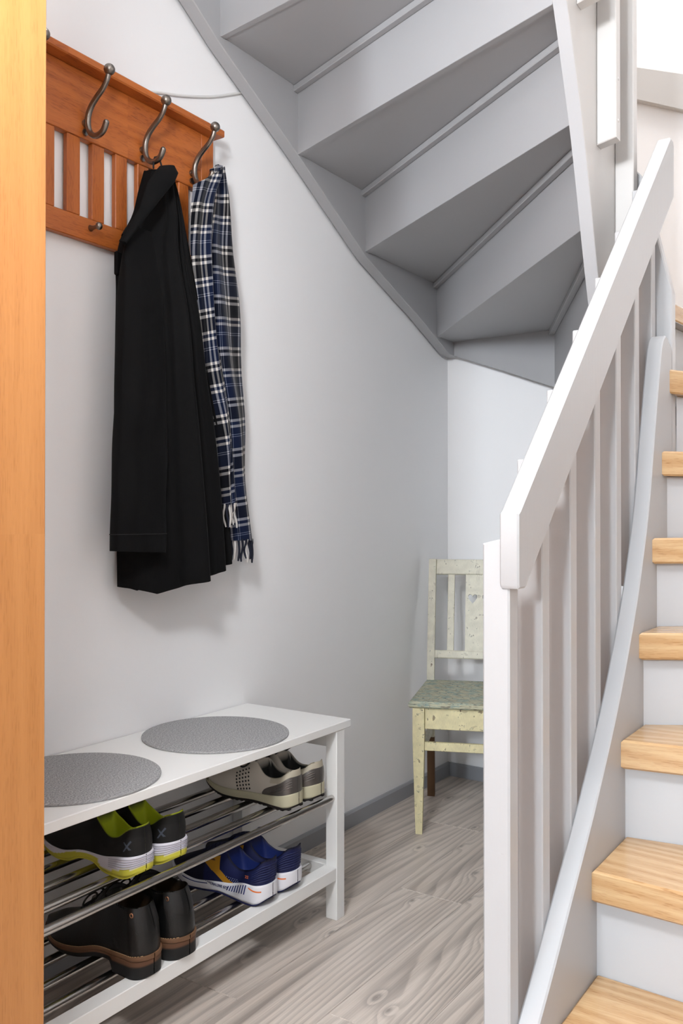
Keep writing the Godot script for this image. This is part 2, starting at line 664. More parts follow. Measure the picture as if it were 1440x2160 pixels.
func build_shell() -> void:
	var n := struct_node("wall_left", "white painted wall behind the coat rack and bench", Vector3(-0.1, 0, 3.4))
	slab(n, "plaster", Vector3(-0.2, -0.1, -0.2), Vector3(0, 5.1, 7.2), M.wall)
	n = struct_node("wall_back", "white painted wall behind the stair and chair", Vector3(1.2, 0, -0.1))
	slab(n, "plaster", Vector3(0, -0.1, -0.2), Vector3(2.7, 5.1, 0), M.wall)
	n = struct_node("wall_right", "white painted wall along the right side of the stair", Vector3(2.05, 0, 1.0))
	slab(n, "plaster", Vector3(2.0, -0.1, 0), Vector3(2.2, 5.1, 1.9), M.wall)
	n = struct_node("wall_side", "unseen hall wall on the right, toned darker to cut bounced light", Vector3(2.7, 0, 4.5))
	slab(n, "jamb", Vector3(2.2, -0.1, 1.9), Vector3(2.6, 2.9, 2.0), M.hall)
	slab(n, "plaster", Vector3(2.6, -0.1, 1.9), Vector3(2.8, 0.8, 7.2), M.hall)
	slab(n, "plaster", Vector3(2.6, 2.1, 1.9), Vector3(2.8, 2.9, 7.2), M.hall)
	slab(n, "plaster", Vector3(2.6, 0.8, 1.9), Vector3(2.8, 2.1, 7.2), M.hall)
	n = struct_node("wall_front", "unseen hall wall around the window opening, toned darker to cut bounced light", Vector3(1.3, 0, 7.1))
	slab(n, "plaster", Vector3(0, -0.1, 7.0), Vector3(2.7, 1.85, 7.2), M.hall)
	slab(n, "plaster", Vector3(0, 2.25, 7.0), Vector3(2.7, 2.9, 7.2), M.hall)
	slab(n, "plaster", Vector3(0, 1.85, 7.0), Vector3(1.54, 2.25, 7.2), M.hall)
	slab(n, "plaster", Vector3(1.90, 1.85, 7.0), Vector3(2.7, 2.25, 7.2), M.hall)
	n = struct_node("ceiling", "white ceilings of the hall and of the stairwell", Vector3(1.2, 2.5, 4.5))
	slab(n, "hall_ceiling", Vector3(0, 2.5, 2.2), Vector3(2.7, 2.737, 7.2), M.wall)
	slab(n, "hall_ceiling", Vector3(2.0, 2.5, 1.9), Vector3(2.7, 2.737, 2.2), M.wall)
	slab(n, "well_ceiling", Vector3(-0.2, 5.0, -0.2), Vector3(0.7, 5.2, 3.6), M.wall)
	slab(n, "well_ceiling", Vector3(1.8, 5.0, -0.2), Vector3(2.2, 5.2, 3.6), M.wall)
	slab(n, "well_ceiling", Vector3(0.7, 5.0, -0.2), Vector3(1.8, 5.2, 0.3), M.wall)
	slab(n, "well_ceiling", Vector3(0.7, 5.0, 1.4), Vector3(1.8, 5.2, 3.6), M.wall)
	n = struct_node("wall_upper", "white upper floor walls above the stairwell", Vector3(1.2, 2.8, 3.5))
	slab(n, "plaster", Vector3(-0.2, 2.737, 3.5), Vector3(2.2, 5.1, 3.6), M.wall)
	slab(n, "plaster", Vector3(2.0, 2.737, 1.9), Vector3(2.2, 5.1, 3.6), M.wall)
	# floor of boards running towards the back wall
	n = struct_node("floor", "whitewashed pine board floor with knots and grey grain", Vector3(1.3, 0, 3.5))
	var sb := mb()
	bx(sb, Vector3(-0.1, -0.1, -0.1), Vector3(2.7, -0.012, 7.1), 0.0)
	part("subfloor", sb, M.barewood, n)
	rng.seed = 7
	var wdt := 0.19
	var row := 0
	var x := 0.0
	while x < 2.62:
		var z: float = -1.2 + fposmod(row * 0.47, 1.0) * 1.1
		while z < 7.05:
			var z0: float = maxf(z, 0.0)
			var z1: float = minf(z + 1.2, 7.05)
			if z1 > z0 + 0.02:
				var s := mb()
				var lo := Vector3(x + 0.0004, -0.012, z0 + 0.0004)
				var hi := Vector3(minf(x + wdt, 2.62) - 0.0004, 0.0, z1 - 0.0004)
				# texture window of 0.19 x 1.2 m for this board
				var uo: float = float(rng.randi() % 4) * 0.2 + 0.01
				var vo: float = rng.randf() * 0.28
				bx(s, lo, hi, 0.0012, Vector3(0, 0, 1), Vector2(-x + uo, -z0 + vo + 0.001))
				part("plank", s, M.plank, n)
			z += 1.2
		x += wdt
		row += 1
	n = struct_node("baseboard_left", "grey baseboard along the left wall", Vector3(0, 0, 1.2))
	var s1 := mb()
	prism(s1, PackedVector2Array([Vector2(0, 0), Vector2(0.012, 0), Vector2(0.012, 0.046), Vector2(0.007, 0.052), Vector2(0, 0.052)]), func(p, t): return Vector3(p.x, p.y, t), 0.0, 2.39, 0.0)
	part("moulding", s1, M.base, n)
	n = struct_node("baseboard_back", "grey baseboard along the back wall", Vector3(0.6, 0, 0))
	var s2 := mb()
	prism(s2, PackedVector2Array([Vector2(0, 0), Vector2(0.012, 0), Vector2(0.012, 0.046), Vector2(0.007, 0.052), Vector2(0, 0.052)]), func(p, t): return Vector3(t, p.y, p.x), 0.012, 2.0, 0.0)
	part("moulding", s2, M.base, n)

# ---------------------------------------------------------------- the winding stair
func clip_half(p: PackedVector2Array, o: Vector2, n: Vector2) -> PackedVector2Array:
	var out := PackedVector2Array()
	for i in p.size():
		var a := p[i]
		var b := p[(i + 1) % p.size()]
		var da := (a - o).dot(n)
		var db := (b - o).dot(n)
		if da >= 0.0:
			out.append(a)
		if (da > 0.0 and db < 0.0) or (da < 0.0 and db > 0.0):
			out.append(a + (b - a) * (da / (da - db)))
	return out

func rect(x0: float, z0: float, x1: float, z1: float) -> PackedVector2Array:
	return PackedVector2Array([Vector2(x0, z0), Vector2(x1, z0), Vector2(x1, z1), Vector2(x0, z1)])

func build_stairs() -> void:
	var t := thing("winder_staircase", "grey and white winding wooden staircase with oak treads, seen from below", "staircase", Vector3(1.0, 0, 0.9))
	# each step: point on its line, angle of the line, and how far the riser front lies behind that line
	var L := {}
	L[1] = [Vector2(1.10, 1.778), 0.0]
	L[2] = [Vector2(1.10, 1.588), -3.0]
	L[3] = [Vector2(1.10, 1.410), 8.5]
	L[4] = [Vector2(1.10, 1.281), 31.0]
	L[5] = [Vector2(1.10, 1.176), 42.0]
	L[6] = [Vector2(1.10, 1.092), 52.0]
	L[7] = [Vector2(1.10, 1.020), 64.0]
	L[8] = [Vector2(1.055, 0.96), 83.0]
	# from here on the line given is the back of the riser as it shows from below
	var U := {9: [Vector2(0.46, 0.045), Vector2(0.804, 0.732)], 10: [Vector2(0.05, 0.186), Vector2(0.925, 1.10)], 11: [Vector2(0.05, 0.692), Vector2(0.940, 1.230)], 12: [Vector2(0.05, 1.064), Vector2(0.945, 1.372)], 13: [Vector2(0.05, 1.405), Vector2(0.945, 1.50)], 14: [Vector2(0.05, 1.70), Vector2(0.945, 1.68)]}
	var nose := {}
	var dirn := {}
	var front := {}
	for i in L:
		var a := deg_to_rad(L[i][1])
		dirn[i] = Vector2(-sin(a), -cos(a))
		nose[i] = L[i][0]
		front[i] = nose[i] + dirn[i] * 0.028
	for i in U:
		var d: Vector2 = (U[i][0] - U[i][1]).normalized()
		var nn := Vector2(d.y, -d.x)       # ascending side
		if nn.dot(Vector2(-1, 0.6)) < 0.0:
			nn = -nn
		dirn[i] = nn
		front[i] = U[i][0] - nn * 0.018
		nose[i] = U[i][0] - nn * 0.046
	var reg := {}
	for i in range(1, 7):
		reg[i] = rect(1.10, 0.045, 1.995, 3.0)
	reg[7] = rect(1.099, 0.045, 1.995, 1.2)
	reg[8] = rect(0.3, 0.045, 1.2, 0.954)
	for i in range(9, 14):
		reg[i] = rect(0.05, 0.045, 0.95, 2.6)
	for i in range(1, 14):
		var p: PackedVector2Array = reg[i]
		p = clip_half(p, nose[i], dirn[i])
		p = clip_half(p, front[i + 1] + dirn[i + 1] * 0.0, -dirn[i + 1])
		if p.size() < 3:
			continue
		var s := mb()
		var top: float = RISE * i
		var d := Vector2(-dirn[i].y, dirn[i].x)
		var v0 := 1e9
		var u0 := 1e9
		var cross := Vector3(0, 1, 0).cross(Vector3(d.x, 0, d.y))
		for q in p:
			v0 = minf(v0, q.dot(d))
			u0 = minf(u0, q.x * cross.x + q.y * cross.z)
		prism(s, p, plane_xz, top - (0.056 if i < 8 else 0.045), top, 0.004, Vector3(d.x, 0, d.y), Vector2(0.02 - u0 + 0.03 * (i % 3), 0.02 - v0))
		var under := i >= 8
		part("tread", s, M.oak, t)
		if under:
			# the grey painted underside, a thin skin under the oak
			var s3 := mb()
			prism(s3, inset(p if not Geometry2D.is_polygon_clockwise(p) else rev(p), 0.001), plane_xz, top - 0.047, top - 0.0455, 0.0)
			part("painted_underside", s3, M.grey, t)
	# risers
	for i in range(1, 15):
		var r: PackedVector2Array
		if i <= 6: r = rect(1.10, 0.045, 1.995, 3.0)
		elif i == 7: r = rect(1.10, 0.045, 1.995, 1.2)
		elif i == 8: r = rect(0.3, 0.045, 1.2, 0.954)
		else: r = rect(0.05, 0.045, 0.95, 2.6)
		r = clip_half(r, front[i], dirn[i])
		r = clip_half(r, front[i] + dirn[i] * 0.018, -dirn[i])
		if r.size() < 3:
			continue
		var s := mb()
		var bottom: float = RISE * (i - 1) - (0.0 if i == 1 else 0.050)
		prism(s, r, plane_xz, bottom, RISE * i - (0.0565 if i < 8 else 0.0475), 0.001)
		part("riser", s, M.riser if i < 9 else M.grey, t)
		if i >= 9:
			var b := rect(0.05, 0.045, 0.95, 2.6)
			b = clip_half(b, front[i] + dirn[i] * 0.018, dirn[i])
			b = clip_half(b, front[i] + dirn[i] * 0.038, -dirn[i])
			if b.size() >= 3:
				var s4 := mb()
				prism(s4, b, plane_xz, RISE * i - 0.0655, RISE * i - 0.0475, 0.002)
				part("batten", s4, M.grey, t)
	# string on the left wall
	var lowb := [[0.0, 1.659], [0.082, 1.659], [0.338, 1.763], [0.41, 1.788], [0.683, 1.888], [1.059, 2.098], [1.215, 2.178], [1.404, 2.275], [1.513, 2.345], [1.8, 2.50], [2.2, 2.70]]
	var poly := PackedVector2Array()
	for k in 60:
		var z: float = 0.008 + 2.18 * k / 59.0
		poly.append(Vector2(z, 1.659 if z < 0.082 else lerp_table(lowb, z)))
	for k in 30:
		var z: float = 2.188 - 2.18 * k / 29.0
		poly.append(Vector2(z, lerp_table(lowb, z) + 0.36))
	var s5 := mb()
	prism(s5, poly, plane_zy, 0.010, 0.05, 0.002)
	part("wall_string", s5, M.grey, t)
	# string on the back wall
	poly = PackedVector2Array([Vector2(0.05, 1.659), Vector2(0.251, 1.583), Vector2(0.437, 1.509), Vector2(0.8, 1.37), Vector2(1.3, 1.17), Vector2(1.995, 0.86), Vector2(1.995, 1.20), Vector2(1.0, 1.62), Vector2(0.5, 1.82), Vector2(0.05, 2.0)])
	s5 = mb()
	prism(s5, poly, plane_xy, 0.006, 0.045, 0.002)
	part("wall_string", s5, M.grey, t)
	# inner string of the upper flight: steep curved edge
	var edge := [[1.06, 1.28], [1.10, 1.40], [1.156, 1.537], [1.197, 1.657], [1.228, 1.755], [1.274, 1.885], [1.317, 1.983], [1.375, 2.109], [1.46, 2.25], [1.60, 2.42], [1.80, 2.60], [2.1, 2.80]]
	poly = PackedVector2Array()
	for k in 48:
		var z: float = 1.06 + 1.04 * k / 47.0
		poly.append(Vector2(z, smooth_table(edge, z)))
	for q in [Vector2(2.1, 3.05), Vector2(1.75, 2.90), Vector2(1.45, 2.70), Vector2(1.2, 2.42), Vector2(1.05, 2.15), Vector2(0.97, 1.90), Vector2(0.97, 1.40), Vector2(0.97, 1.28)]:
		poly.append(q)
	s5 = mb()
	prism(s5, poly, plane_zy, 0.95, 0.98, 0.002)
	part("inner_string", s5, M.white, t)
	# grey painted edge of that string
	s5 = mb()
	var strip := []
	for k in 48:
		var z: float = 1.062 + 1.036 * k / 47.0
		var y := smooth_table(edge, z)
		strip.append([Vector3(0.9505, y - 0.0006, z + 0.0008), Vector3(0.9795, y - 0.0006, z + 0.0008)])
	sheet(s5, strip)
	part("painted_edge", s5, M.grey, t)
	# inner string of the lower flight with its rounded upper end
	var top_edge := [[1.04, 1.44], [1.052, 1.442], [1.066, 1.436], [1.078, 1.425], [1.09, 1.405], [1.104, 1.368], [1.132, 1.277], [1.148, 1.223], [1.199, 1.05], [1.247, 0.94], [1.301, 0.838], [1.42, 0.665], [1.564, 0.50], [1.692, 0.375], [1.778, 0.292], [1.86, 0.218]]
	poly = PackedVector2Array()
	for k in 70:
		var z: float = 1.04 + 0.82 * k / 69.0
		poly.append(Vector2(z, smooth_table(top_edge, z)))
	for q in [Vector2(1.86, 0.0), Vector2(1.70, 0.0), Vector2(1.02, 0.78), Vector2(1.0, 0.85), Vector2(1.0, 1.42)]:
		poly.append(q)
	s5 = mb()
	prism(s5, poly, plane_zy, 1.066, 1.10, 0.003)
	part("inner_string", s5, M.string, t)
	# central newel board with its slanting head
	poly = PackedVector2Array([Vector2(0.984, 0.0), Vector2(1.0985, 0.0), Vector2(1.0985, 1.557), Vector2(1.033, 1.835), Vector2(1.027, 1.85), Vector2(1.018, 1.86), Vector2(0.984, 1.862)])
	s5 = mb()
	prism(s5, poly, plane_xy, 0.955, 0.99, 0.003)
	part("newel_post", s5, M.paint, t)

func rev(p: PackedVector2Array) -> PackedVector2Array:
	var q := p.duplicate()
	q.reverse()
	return q

func build_lower_railing() -> void:
	var t := thing("stair_railing", "white painted stair railing with sloping handrail and upright posts in front", "railing", Vector3(1.05, 0, 1.45))
	# front newel
	var s := mb()
	prism(s, PackedVector2Array([Vector2(1.021, 0), Vector2(1.066, 0), Vector2(1.066, 0.992), Vector2(1.021, 0.981)]), plane_xy, 1.838, 1.874, 0.003)
	part("newel_post", s, M.paint, t)
	s = mb()
	prism(s, PackedVector2Array([Vector2(1.880, 0.918), Vector2(1.876, 0.912), Vector2(1.850, 0.912), Vector2(0.906, 1.808), Vector2(0.903, 1.935), Vector2(0.912, 1.945), Vector2(0.936, 1.945), Vector2(1.872, 1.033), Vector2(1.880, 1.028)]), plane_zy, 1.052, 1.084, 0.003)
	part("handrail", s, M.paint, t)
	var top_edge := [[1.04, 1.44], [1.199, 1.05], [1.301, 0.838], [1.42, 0.665], [1.564, 0.50], [1.692, 0.375], [1.86, 0.218]]
	for i in range(1, 7):
		var z: float = 1.874 - 0.1383 * i
		var y1: float = 1.033 + 0.9744 * (1.872 - z) - 0.045
		var y0: float = maxf(0.02, lerp_table(top_edge, z) - 0.22)
		s = mb()
		bx(s, Vector3(1.021, y0, z - 0.034), Vector3(1.0658, y1, z), 0.002)
		part("baluster", s, M.paint, t)

func build_upper_railing() -> void:
	var t := thing("stair_railing", "white boards hung on the upper flight, with slanted lower ends", "railing", Vector3(1.0, 1.6, 1.2))
	for e in [[1.581, 2.55], [1.446, 2.37], [1.312, 2.122], [1.178, 1.866], [1.042, 1.612]]:
		var z: float = e[0]
		var y0: float = e[1]
		var s := mb()
		prism(s, PackedVector2Array([Vector2(0.9805, y0), Vector2(1.0245, y0 + 0.008), Vector2(1.0245, 3.6), Vector2(0.9805, 3.6)]), plane_xy, z - 0.032, z, 0.002)
		var b := part("baluster", s, M.white, t)
		for q in [0.03, 0.125]:
			var s2 := mb()
			ball(s2, Vector3(1.0245, y0 + q + 0.02, z - 0.016), 0.004, Vector3(0.35, 1, 1), 10, 6)
			part("screw_plug", s2, M.white, b)

func build_wall_rail() -> void:
	var s := mb()
	org = Vector3(0.9, 2.4, 0.02)
	var pl := PackedVector2Array()
	for x in [0.30, 1.60]:
		pl.append(Vector2(x, 2.603 - 0.437 * (x - 0.75)))
	for x in [1.60, 0.30]:
		pl.append(Vector2(x, 2.486 - 0.50 * (x - 0.75)))
	prism(s, pl, plane_xy, 0.0, 0.032, 0.003)
	solo("wall_rail_board", s, M.white, org, "white sloping board on the bright wall at upper right", "board")

# ---------------------------------------------------------------- cabinet at the left edge
func build_cabinet() -> void:
	var t := thing("tall_cabinet", "tall honey-coloured wood cabinet door at the left edge", "cabinet", Vector3(0.32, 0, 2.9))
	var s := mb()
	bx(s, Vector3(0.001, 0.0, 2.402), Vector3(0.618, 2.3, 3.398), 0.002, Vector3(0, 1, 0), Vector2(0.1, 0))
	part("carcass", s, M.veneer, t)
	for k in 2:
		s = mb()
		bx(s, Vector3(0.620, 0.002, 2.401 + k * 0.50), Vector3(0.6395, 2.298, 2.897 + k * 0.50), 0.0015, Vector3(0, 1, 0), Vector2(0.05 - 2.4 * 0, 0.0))
		part("door", s, M.veneer, t)

# ---------------------------------------------------------------- bench
func build_bench() -> void:
	var t := thing("shoe_bench", "white shoe bench with steel tube shelves against the wall", "bench", Vector3(0.178, 0, 1.777))
	var s := mb()
	bx(s, Vector3(0.003, 0.48, 1.237), Vector3(0.353, 0.50, 2.317), 0.0015)
	part("seat_board", s, M.bench, t)
	for z in [1.264, 2.255]:
		for x in [0.004, 0.317]:
			s = mb()
			bx(s, Vector3(x, 0, z), Vector3(x + 0.034, 0.4795, z + 0.035), 0.0012)
			part("leg", s, M.bench, t)
		# top end rail, lower end rail
		s = mb()
		bx(s, Vector3(0.0385, 0.435, z + 0.006), Vector3(0.3165, 0.4795, z + 0.028), 0.001)
		part("end_rail", s, M.bench, t)
		s = mb()
		bx(s, Vector3(0.0385, 0.102, z + 0.004), Vector3(0.3165, 0.134, z + 0.032), 0.001)
		part("end_rail", s, M.bench, t)
		s = mb()
		bx(s, Vector3(0.0385, 0.292, z + 0.006), Vector3(0.3165, 0.318, z + 0.028), 0.001)
		part("end_rail", s, M.bench, t)
	s = mb()
	bx(s, Vector3(0.313, 0.102, 1.2995), Vector3(0.3495, 0.1342, 2.2545), 0.0012)
	part("front_rail", s, M.bench, t)
	for x in [0.336, 0.262, 0.188, 0.114, 0.040]:
		s = mb()
		tube(s, [Vector3(x, 0.308, 1.297), Vector3(x, 0.308, 2.257)], 0.0088, 18)
		part("upper_shelf_tube", s, M.steel, t)
	for x in [0.262, 0.188, 0.114, 0.040]:
		s = mb()
		tube(s, [Vector3(x, 0.121, 1.297), Vector3(x, 0.121, 2.257)], 0.0088, 18)
		part("lower_shelf_tube", s, M.steel, t)

func build_pads() -> void:
	var labels := ["whole round grey felt pad on the white bench", "round grey felt pad cut off by the cabinet"]
	var at := [Vector3(0.176, 0.5003, 1.558), Vector3(0.178, 0.5003, 1.985)]
	for k in 2:
		org = at[k]
		var s := mb()
		var r := 0.175
		var prof := [[0.0, 0.0052], [r - 0.0016, 0.0052], [r, 0.0042], [r + 0.0004, 0.0026], [r, 0.0004], [r - 0.001, 0.0], [0.0, 0.0]]
		for i in prof.size() - 1:
			for j in 96:
				var a0 := TAU * j / 96.0
				var a1 := TAU * (j + 1) / 96.0
				var q := []
				for e in [[i, a0], [i, a1], [i + 1, a1], [i + 1, a0]]:
					q.append(at[k] + Vector3(prof[e[0]][0] * cos(e[1]), prof[e[0]][1], prof[e[0]][0] * sin(e[1])))
				var dr: float = prof[i + 1][0] - prof[i][0]
				var dy: float = prof[i + 1][1] - prof[i][1]
				var n0 := Vector3(-dy * cos(a0), dr, -dy * sin(a0)).normalized()
				var n1 := Vector3(-dy * cos(a1), dr, -dy * sin(a1)).normalized()
				var u := []
				for p in q:
					u.append(Vector2(p.x, p.z) + Vector2(0, p.y * 3.0))
				if i > 0 or true:
					tri(s, q[0], q[1], q[2], n0, n1, n1, u[0], u[1], u[2])
					tri(s, q[0], q[2], q[3], n0, n1, n0, u[0], u[2], u[3])
		solo("felt_pad", s, M.felt, at[k], labels[k], "seat pad", "felt pads on the bench")

# ---------------------------------------------------------------- chair
func build_chair() -> void:
	var t := thing("wooden_chair", "old wooden chair with flaking cream paint and hearts cut in its back", "chair", Vector3(0.29, 0, 0.40))
	# chair axes on the floor: r to its side, f to its front
	var f := Vector3(0.379, 0, 0.9254)
	var r := Vector3(0.9254, 0, -0.379)
	var o := Vector3(0.068, 0, 0.267)          # left rear foot, inner mid
	var B := Basis(r, Vector3(0, 1, 0), f)
	var xf := Transform3D(B, o)                # local: x across (0..0.31), y up, z forward
	var W := 0.352
	var s: SurfaceTool
	# rear posts: lean back above the seat
	for x in [0.0, W]:
		s = mb()
		var g := []
		for e in [[0.22, 0.012], [0.42, 0.016], [0.60, -0.010], [0.80, -0.050], [0.868, -0.064]]:
			g.append([x, e[0], e[1]])
		post(s, g, 0.0132, 0.014, xf)
		part("rear_post", s, M.chair, t)
		s = mb()
		post(s, [[x, 0.0, 0.0], [x, 0.22, 0.012]], 0.0131, 0.0139, xf)
		part("worn_foot", s, M.barewood, t, "bare brown wood where the paint is gone")
	# front legs taper towards the foot
	for x in [0.002, W - 0.002]:
		s = mb()
		taper(s, Vector3(x, 0, 0.400), 0.0105, 0.019, 0.408, xf)
		part("front_leg", s, M.chairleg, t)
	# seat: wider in front
	s = mb()
	var sp := PackedVector2Array([Vector2(-0.016, 0.018), Vector2(W + 0.016, 0.018), Vector2(W + 0.030, 0.424), Vector2(-0.030, 0.424)])
	prism(s, sp, func(p, h): return xf * Vector3(p.x, h, p.y), 0.409, 0.430, 0.005)
	part("seat", s, M.chairseat, t)
	# aprons
	s = mb()
	bx(s, Vector3(0.0215, 0.340, 0.392), Vector3(W - 0.0215, 0.4085, 0.410), 0.002, Vector3(1, 0, 0), Vector2.ZERO, xf)
	part("apron", s, M.chairleg, t)
	for x in [0.0, W]:
		s = mb()
		bx(s, Vector3(x - 0.009, 0.345, 0.035), Vector3(x + 0.009, 0.4085, 0.383), 0.002, Vector3(0, 0, 1), Vector2.ZERO, xf)
		part("apron", s, M.chairleg, t)
		s = mb()
		bx(s, Vector3(x - 0.008, 0.235, 0.034), Vector3(x + 0.008, 0.262, 0.385), 0.002, Vector3(0, 0, 1), Vector2.ZERO, xf)
		part("stretcher", s, M.chair, t)
	s = mb()
	bx(s, Vector3(0.0195, 0.270, 0.394), Vector3(W - 0.0195, 0.298, 0.409), 0.002, Vector3(1, 0, 0), Vector2.ZERO, xf)
	part("stretcher", s, M.chairleg, t)
	# back: two rails and slats, lying in the leaning plane of the posts
	var lean := 0.215
	var tilt := Transform3D(Basis(Vector3(1, 0, 0), -atan(0.215)), Vector3(0, 0.60, -0.010))
	var bk := xf * tilt                        # local y runs up the back from 0.60 m
	s = mb()
	bx(s, Vector3(0.0135, 0.215, -0.011), Vector3(W - 0.0135, 0.272, 0.011), 0.003, Vector3(1, 0, 0), Vector2.ZERO, bk)
	part("top_rail", s, M.chair, t)
	s = mb()
	bx(s, Vector3(0.0135, -0.095, -0.010), Vector3(W - 0.0135, -0.066, 0.010), 0.003, Vector3(1, 0, 0), Vector2.ZERO, bk)
	part("lower_rail", s, M.chair, t)
	for x in [0.071, W - 0.071]:
		s = mb()
		bx(s, Vector3(x - 0.0125, -0.068, -0.006), Vector3(x + 0.0125, 0.217, 0.006), 0.0015, Vector3(0, 1, 0), Vector2.ZERO, bk)
		part("slat", s, M.chair, t)
	# broad middle slat with two hearts side by side: three strips round the openings, one mesh
	s = mb()
	var cx := W * 0.5
	var hw := 0.052
	var hy := 0.128
	var heart := []                            # right half of a heart, from its notch down to the point
	for q in [[0.0, 5.5], [3.0, 11.0], [8.5, 13.6], [13.8, 11.6], [16.2, 6.4], [15.2, 0.5], [11.0, -7.0], [5.0, -14.0], [0.0, -19.0]]:
		heart.append(Vector2(q[0], q[1]) * 0.00105 + Vector2(0, hy))
	for e in [[-0.026, -1.0, -hw], [-0.026, 1.0, 0.0], [0.026, -1.0, 0.0], [0.026, 1.0, hw]]:
		var mid: float = cx + e[0]
		var pl := PackedVector2Array([Vector2(mid, 0.217)])
		for k in heart.size():
			pl.append(Vector2(mid + e[1] * heart[k].x, heart[k].y))
		pl.append(Vector2(mid, -0.068))
		pl.append(Vector2(cx + e[2], -0.068))
		pl.append(Vector2(cx + e[2], 0.217))
		prism(s, pl, func(p, h): return bk * Vector3(p.x, p.y, h), -0.006, 0.006, 0.0)
	part("heart_slat", s, M.chair, t)

func post(s: SurfaceTool, g: Array, hx: float, hz: float, xf: Transform3D) -> void:
	var n := g.size()
	var P := []
	for i in n:
		var c := Vector3(g[i][0], g[i][1], g[i][2])
		var k := 1.0
		P.append([xf * (c + Vector3(-hx, 0, -hz) * k), xf * (c + Vector3(hx, 0, -hz) * k), xf * (c + Vector3(hx, 0, hz) * k), xf * (c + Vector3(-hx, 0, hz) * k)])
	for i in n - 1:
		for k in 4:
			var j := (k + 1) % 4
			var a: Vector3 = P[i][k]
			var b: Vector3 = P[i][j]
			var c: Vector3 = P[i + 1][j]
			var d: Vector3 = P[i + 1][k]
			var mid: Vector3 = (P[i][0] + P[i][2]) * 0.5
			var nn := (b - a).cross(d - a).normalized()
			if nn.dot((a + b) * 0.5 - mid) < 0.0: nn = -nn
			face(s, [a, b, c, d], nn, Vector3(0, 1, 0), Vector2.ZERO)
	for e in [0, n - 1]:
		face(s, P[e], Vector3(0, -1 if e == 0 else 1, 0), Vector3(1, 0, 0), Vector2.ZERO)

func taper(s: SurfaceTool, c: Vector3, r0: float, r1: float, h: float, xf: Transform3D) -> void:
	var g := []
	for e in [[0.0, r0], [h * 0.62, r1 * 0.93], [h * 0.78, r1], [h, r1]]:
		var q: float = e[1]
		g.append([xf * (c + Vector3(-q, e[0], -q)), xf * (c + Vector3(q, e[0], -q)), xf * (c + Vector3(q, e[0], q)), xf * (c + Vector3(-q, e[0], q))])
	for i in g.size() - 1:
		for k in 4:
			var j := (k + 1) % 4
			var mid: Vector3 = (g[i][0] + g[i][2]) * 0.5
			var a: Vector3 = g[i][k]
			var b: Vector3 = g[i][j]
			var d: Vector3 = g[i + 1][k]
			var nn := (b - a).cross(d - a).normalized()
			if nn.dot((a + b) * 0.5 - mid) < 0.0: nn = -nn
			face(s, [a, b, g[i + 1][j], d], nn, Vector3(0, 1, 0), Vector2.ZERO)
	face(s, g[0], Vector3(0, -1, 0), Vector3(1, 0, 0), Vector2.ZERO)
	face(s, g[g.size() - 1], Vector3(0, 1, 0), Vector3(1, 0, 0), Vector2.ZERO)

